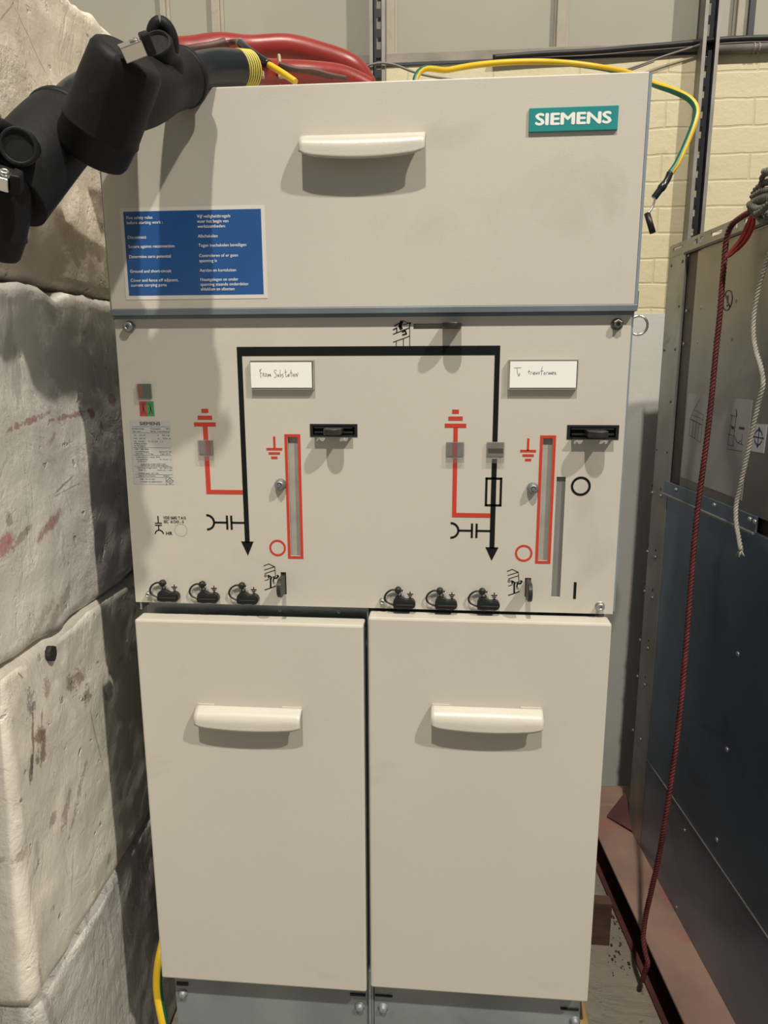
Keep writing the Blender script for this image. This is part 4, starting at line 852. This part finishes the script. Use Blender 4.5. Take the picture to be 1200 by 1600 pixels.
# body
b = MB(); b.rect(RIGHT, u0, zB_, uB - .002, zT - .035, -.95, -.012, 'sheetdark'); b.build('inner_body', TR)
b = MB(); uP = RIGHT.at(1080, 500)[0]
b.rect(RIGHT, u0, zseam + .03, uP, zband - .004, -.010, -sheet_t, 'sheet'); b.build('upper_side_panel', TR, bevel=.001)
b = MB(); b.rect(RIGHT, uP + .001, zseam + .03, uS - .0, zband - .002, -.011, -.007, 'sheetdark'); b.build('gap_shade_sheet', TR, label='dark sheet with gap shade in its colour, beside the corner strip')  # recessed sheet whose dark colour stands for shade in the gap
b = MB(); b.rect(RIGHT, u0, zlowseam + .001, uS - .001, zseam, -.010, -.001, 'sheetlow'); b.build('middle_side_panel', TR, bevel=.001)
b = MB(); b.rect(RIGHT, u0, zB_, uS - .001, zlowseam - .001, -.010, -.001, 'sheetlow'); b.build('lower_side_panel', TR, bevel=.001)
b = MB(); b.rect(RIGHT, uS, zB_, uB, zT - .012, -.006, 0.0, 'strip'); 
b.rect(Frame(RIGHT(uB, 0), RIGHT.n, (0, 0, 1), RIGHT.u), -.95, zB_, 0, zT - .012, -.004, 0, 'strip'); b.build('corner_strip', TR, label='galvanised corner strip', bevel=.0008)
# slotted rim
b = MB(); hs = []
for a, c_ in ((1053, 1068), (1086, 1090), (1094, 1098.5), (1110, 1127), (1139.5, 1142), (1146, 1150), (1160, 1172), (1186, 1190)):
    ua, ub = RIGHT.at(c_, 377)[0], RIGHT.at(a, 377)[0]; hs.append((ua, zT - .016, ub, zT - .008) if (c_ - a) > 8 else (ua, zT - .018, ub, zT - .007))
u_ = RIGHT.at(1200, 330)[0] - .05
while u_ > u0 + .05: hs.append((u_ - .045, zT - .016, u_, zT - .008)); u_ -= .08
cut_panel(b, RIGHT, u0, zband + .002, uB, zT, hs, -.003, 0.0005, 'strip'); b.build('slotted_rim', TR, label='slotted steel top rim')
b = MB(); b.rect(RIGHT, u0, zband - .003, uS + .004, zband + .002, -.006, .003, 'sheetdark'); b.build('rim_fold', TR)
# mid bracket
b = MB(); ua = RIGHT.at(1038, 748)[0] - .004; ub = RIGHT.at(1182, 826)[0]
b.rect(RIGHT, ub, zseam + .001, ua, zseam + .032, -.002, .0015, 'sheetlow'); b.rect(RIGHT, ub + .004, zseam - .004, ua + .004, zseam + .001, -.004, .0050, 'strip')
b.build('bracket', TR, label='horizontal joint bracket', bevel=.001)
b = MB(); b.rect(RIGHT, u0, zlowseam - .0014, uS - .001, zlowseam + .0014, -.004, .0012, 'strip'); b.build('seam_strip', TR, label='thin bright seam edge')
# rivets and screws
def riv(px, py, r, k='rivet', d=0.0, hgt=.002, par=TR):
    a, z = RIGHT.at(px, py, d); b = MB(); b.lathe(RIGHT(a, z, d), RIGHT.n, [(0, r), (hgt * .5, r * .9), (hgt, r * .45), (hgt * 1.05, r * .1)], k, 14); b.build('rivet', par)
for px, py in ((1049, 415), (1066.5, 408.5), (1061, 478.5), (1038, 547), (1055, 545.5), (1048, 627), (1026.5, 702), (1042.5, 706)): riv(px, py, .0040)
for px, py in ((1019.5, 770), (1032.5, 775), (1012, 862), (1024, 870.5), (1007.5, 924), (1019.5, 934), (1000.5, 1000), (1012.5, 1013), (996.5, 1057), (1007.5, 1070), (989.5, 1141), (1001, 1155)): riv(px, py, .0050, 'galv', 0, .0035)
for px, py in ((1019.5, 759), (1032.5, 764), (1012.5, 852), (1024.5, 860), (1008, 912), (1020, 922), (1001.5, 989), (1013.5, 1001), (997.5, 1046), (1008.5, 1058)):
    a, z = RIGHT.at(px, py); b = MB(); b.prism(RIGHT, [(a + .0026 * math.cos(t_), z + .0042 * math.sin(t_)) for t_ in [2 * math.pi * j / 12 for j in range(12)]], 0, .0004, 'dark'); b.build('slot_hole', TR)
for px, py in ((1056.5, 765.5), (1116.5, 789.5), (1172, 811.5), (1180, 815.5)): riv(px, py, .0055, 'steel', .0015, .004)
for px, py in ((1072, 486), (1095, 481), (1121, 477), (1150, 470.5), (1183, 464.5), (1067.5, 537.5), (1090, 535), (1115, 533), (1143.5, 530.5)): riv(px, py, .0040, 'slot', -.003, .0008)
for px, py, k in ((1070, 1297, 'steel'), (1057.5, 1417, 'steel'), (1153, 1022, 'chrome'), (1136, 1171, 'chrome'), (1120, 1312, 'chrome')): riv(px, py, .0038 if k == 'steel' else .0055, 'steel', -.001, .003)
# documents and signs on the upper panel
def sheetpoly(pts, d0, d1, k, mb): mb.prism(RIGHT, [RIGHT.at(*q) for q in pts], d0, d1, k)
M['doc'] = mat('faded_document', (0.40, 0.39, 0.37), 0.32, 0, 0.06, 12)
M['doc2'] = mat('white_sticker', (0.62, 0.63, 0.64), 0.4)
M['navy'] = mat('navy_print', (0.02, 0.035, 0.09), 0.5)
b = MB(); sheetpoly([(1061.5, 744.7), (1156.6, 782), (1170, 660), (1174, 625.5), (1120, 620), (1074, 614.5)], -.003, -.0022, 'doc', b); DS = b.build('document_sheet', TR, label='faded drawing sheet behind clear film')
b = MB()
def dl(pts, w=.0008, k='print', d=-.0022): b.stroke(RIGHT, [RIGHT.at(1000 + a / 5.333, 560 + c_ / 5.333) for a, c_ in pts], w, d, d + .0003, k)
for q in ([(412, 505), (510, 555)], [(412, 505), (440, 430), (490, 345)], [(405, 640), (498, 700)], [(412, 505), (400, 640)], [(510, 555), (495, 700)], [(435, 520), (425, 655)], [(460, 530), (448, 670)], [(485, 545), (472, 685)], [(425, 470), (520, 510)], [(445, 430), (520, 470)], [(520, 470), (510, 555)]): dl(q)
dl([(412, 505), (510, 555)], .0016)
b.build('line_drawing', DS, label='thin line drawing of an enclosure'); b = MB()
for q in ([(795, 430), (793, 485), (765, 720)], [(740, 470), (795, 485)], [(757, 480), (722, 720)], [(722, 720), (770, 730)], [(735, 560), (775, 575)], [(720, 630), (775, 645)], [(780, 650), (800, 700), (850, 720)], [(845, 630), (835, 710)], [(810, 700), (835, 680)], [(715, 755), (840, 775)]): dl(q, .0010, 'navy')
dl([(795, 430), (797, 480)], .003, 'navy'); dl([(757, 575), (772, 580)], .006, 'navy'); dl([(818, 578), (858, 585)], .0045, 'navy')
b.build('line_drawing', DS, label='navy line drawing')
b = MB(); sheetpoly([(1169.7, 704.4), (1191, 708), (1196.9, 663.5), (1173.4, 662)], -.003, -.0021, 'doc2', b)
c0 = [RIGHT.at(1000 + 978 / 5.333, 560 + 658 / 5.333)]; cx, cz = c0[0]
for a0 in (20, 110, 200, 290): b.ring(RIGHT, cx, cz, .0125, .0150, a0, a0 + 50, -.0021, -.0018, 'navy', 8)
b.rect(RIGHT, cx - .018, cz - .001, cx + .018, cz + .001, -.0021, -.0018, 'navy'); b.rect(RIGHT, cx - .001, cz - .019, cx + .001, cz + .019, -.0021, -.0018, 'navy')
for s_ in (1, -1):
    b.prism(RIGHT, [(cx - .006, cz + s_ * .012), (cx, cz + s_ * .020), (cx + .006, cz + s_ * .012)], -.0021, -.0018, 'navy'); b.prism(RIGHT, [(cx + s_ * .014, cz - .003), (cx + s_ * .020, cz), (cx + s_ * .014, cz + .003)], -.0021, -.0018, 'navy')
b.build('marking_sticker', TR, label='white sticker with navy cross in circle')
b = MB(); cx, cz = RIGHT.at(1134.5, 469.5); b.ring(RIGHT, cx, cz, .0185, .0205, 0, 360, -.003, -.0022, 'rustdark', 36); b.stroke(RIGHT, [(cx + .012, cz + .014), (cx - .012, cz - .014)], .0022, -.003, -.0022, 'rustdark'); b.stroke(RIGHT, [(cx, cz + .009), (cx - .001, cz - .004)], .0035, -.003, -.0021, 'navy'); b.stroke(RIGHT, [(cx - .001, cz - .009), (cx - .001, cz - .011)], .003, -.003, -.0021, 'navy')
b.build('prohibition_sign', TR, label='small round prohibition sign')

# ---- ropes
def rp(lst, d): return [RIGHT(*RIGHT.at(a, c_, d), d) for a, c_ in lst]
def rpv(lst): return [RIGHT(*RIGHT.at(a, c_, dd), dd) for a, c_ in lst for dd in [.03 + .095 * max(0, min(1, (c_ - 420) / 850))]]
b = MB(); rope(b, spline(rpv([(1175, 330), (1160, 338), (1143, 352), (1135, 375), (1132, 405), (1128, 450), (1125, 490), (1119, 545), (1112, 620), (1104, 690), (1096, 750), (1089, 805), (1083, 870), (1077, 945), (1071, 1020), (1064, 1100), (1053, 1190), (1041, 1270), (1029, 1340), (1018, 1390), (1009, 1430), (1005, 1465), (1009, 1490), (1012, 1505), (1007, 1520), (1003, 1534)]), 6), .0056, 'redrope', .022)
b.build('hanging_rope', label='long dark red rope hanging down the grey metal enclosure', cat='rope')
b = MB(); rope(b, spline(rp([(1215, 370), (1203, 395), (1192, 425), (1184, 455), (1178, 490), (1177, 520), (1181, 548), (1189, 575), (1192, 600), (1185, 630), (1177, 665), (1170, 700), (1162, 735), (1155, 765), (1150, 790), (1150, 815), (1154, 840), (1158, 862)], .030), 6), .0044, 'whiterope', .020)
for j in range(7):
    e_ = rp([(1157, 858)], .03)[0]; b.tube([e_, e_ + V((.006 * math.sin(j * 2), .006 * math.cos(j * 3), -.010 - .002 * (j % 3)))], .0014, 'whiterope', 6)
b.build('hanging_rope', label='white rope with frayed end hanging at the right picture edge', cat='rope')
b = MB()
for j in range(7):
    o_ = (j - 3) * 1.9; q = rp([(1176 + o_ * .3, 335), (1172 + o_, 352), (1163 + o_, 372), (1150 + o_ * .9, 388), (1139 + o_ * .3, 398 + (j % 3)), (1135, 401)], .034 + .003 * (j % 3)); b.tube(spline(q, 6), .0026, 'redyarn', 8)
b.build('red_cord', label='loose bundle of bright red cord at the rope knot', cat='cord')
KN = []
b = MB()
for lst, r, d in (([(1176, 308), (1182, 296), (1194, 286), (1206, 284)], .0060, .030), ([(1176, 308), (1188, 300), (1200, 297), (1214, 296)], .0058, .036), ([(1172, 322), (1182, 316), (1196, 310), (1212, 312)], .0085, .040), ([(1170, 320), (1184, 326), (1200, 322), (1214, 320)], .0055, .050), ([(1194, 270), (1204, 268), (1214, 272)], .0075, .035), ([(1180, 335), (1190, 330), (1204, 316), (1216, 306)], .0055, .055), ([(1176, 330), (1186, 338), (1194, 346), (1204, 334)], .0060, .045), ([(1192, 274), (1190, 292), (1200, 310)], .0050, .034), ([(1178, 328), (1192, 334), (1206, 338), (1216, 332)], .0070, .030)):
    rope(b, spline(rp(lst, d), 6), r, 'greyrope', .024)
b.build('rope_knot', label='grey knotted rope bundle on the enclosure rim at right edge', cat='rope')

# ================================================================== FLOOR LEVEL ITEMS
SK = Frame(V((CAM.x, CAM.y, 0)) + NR * 0.60, HR, (0, 0, 1), -NR)
SD = thing('steel_skid', SK(1.1, 0, -.03), 'red painted steel channel skid under the grey metal enclosure', 'skid')
b = MB(); ue = 1.90
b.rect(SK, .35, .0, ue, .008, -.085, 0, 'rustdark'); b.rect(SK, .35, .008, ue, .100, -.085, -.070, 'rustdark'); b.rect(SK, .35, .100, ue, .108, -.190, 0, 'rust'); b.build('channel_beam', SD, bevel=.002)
b = MB(); cb = Frame(SK(ue, 0, 0), -NR, (0, 0, 1), SK.u); b.rect(cb, -.18, .0, .045, .108, 0.0, .110, 'rust'); b.build('cross_beam', SD, bevel=.012)
def onz(px, py, z): r = ray(px, py); return CAM + r * ((z - CAM.z) / r.z)
gs = [onz(949, 1276, .112), onz(993, 1302, .112), onz(978, 1238, .172)]; gn = (gs[1] - gs[0]).cross(gs[2] - gs[0]).normalized() * .006
b = MB(); i_ = b.mi('rustdark'); va = [b.bm.verts.new(q) for q in gs]; vb = [b.bm.verts.new(q + gn) for q in gs]
b.bm.faces.new(va); b.bm.faces.new(vb[::-1])
for q in range(3): b.bm.faces.new((va[q], va[(q + 1) % 3], vb[(q + 1) % 3], vb[q]))
b.build('gusset_plate', SD, label='dark brown triangular gusset plate')
b = MB(); p0 = CAM + ray(952, 1478) * (-CAM.z / ray(952, 1478).z); w0 = p0
b.box((w0.x - .09, w0.y, 0), (w0.x, w0.y + .028, .118), 'wood', .001); b.build('wood_offcut', label='short dark brown wood offcut standing behind the right door', cat='wood offcut')
b = MB(); b.box((0.7005, .0, 0), (.716, .06, .33), 'timber', .002); b.build('timber_post', label='pale timber piece against the right side of the plinth', cat='timber')
random.seed(3)
b = MB()
for i in range(60):
    px = 950 + random.random() * 35; py = 1395 + random.random() * 130; p = CAM + ray(px, py) * (-CAM.z / ray(px, py).z); s_ = .0008 + .002 * random.random() ** 2
    b.box((p.x - s_, p.y - s_ * 1.5, 0), (p.x + s_, p.y + s_ * 1.5, s_), 'dark' if i % 2 else 'rustdark')
b.build('debris', label='dark crumbs of dirt scattered on the floor between cabinet and skid', cat='debris', kind='stuff')
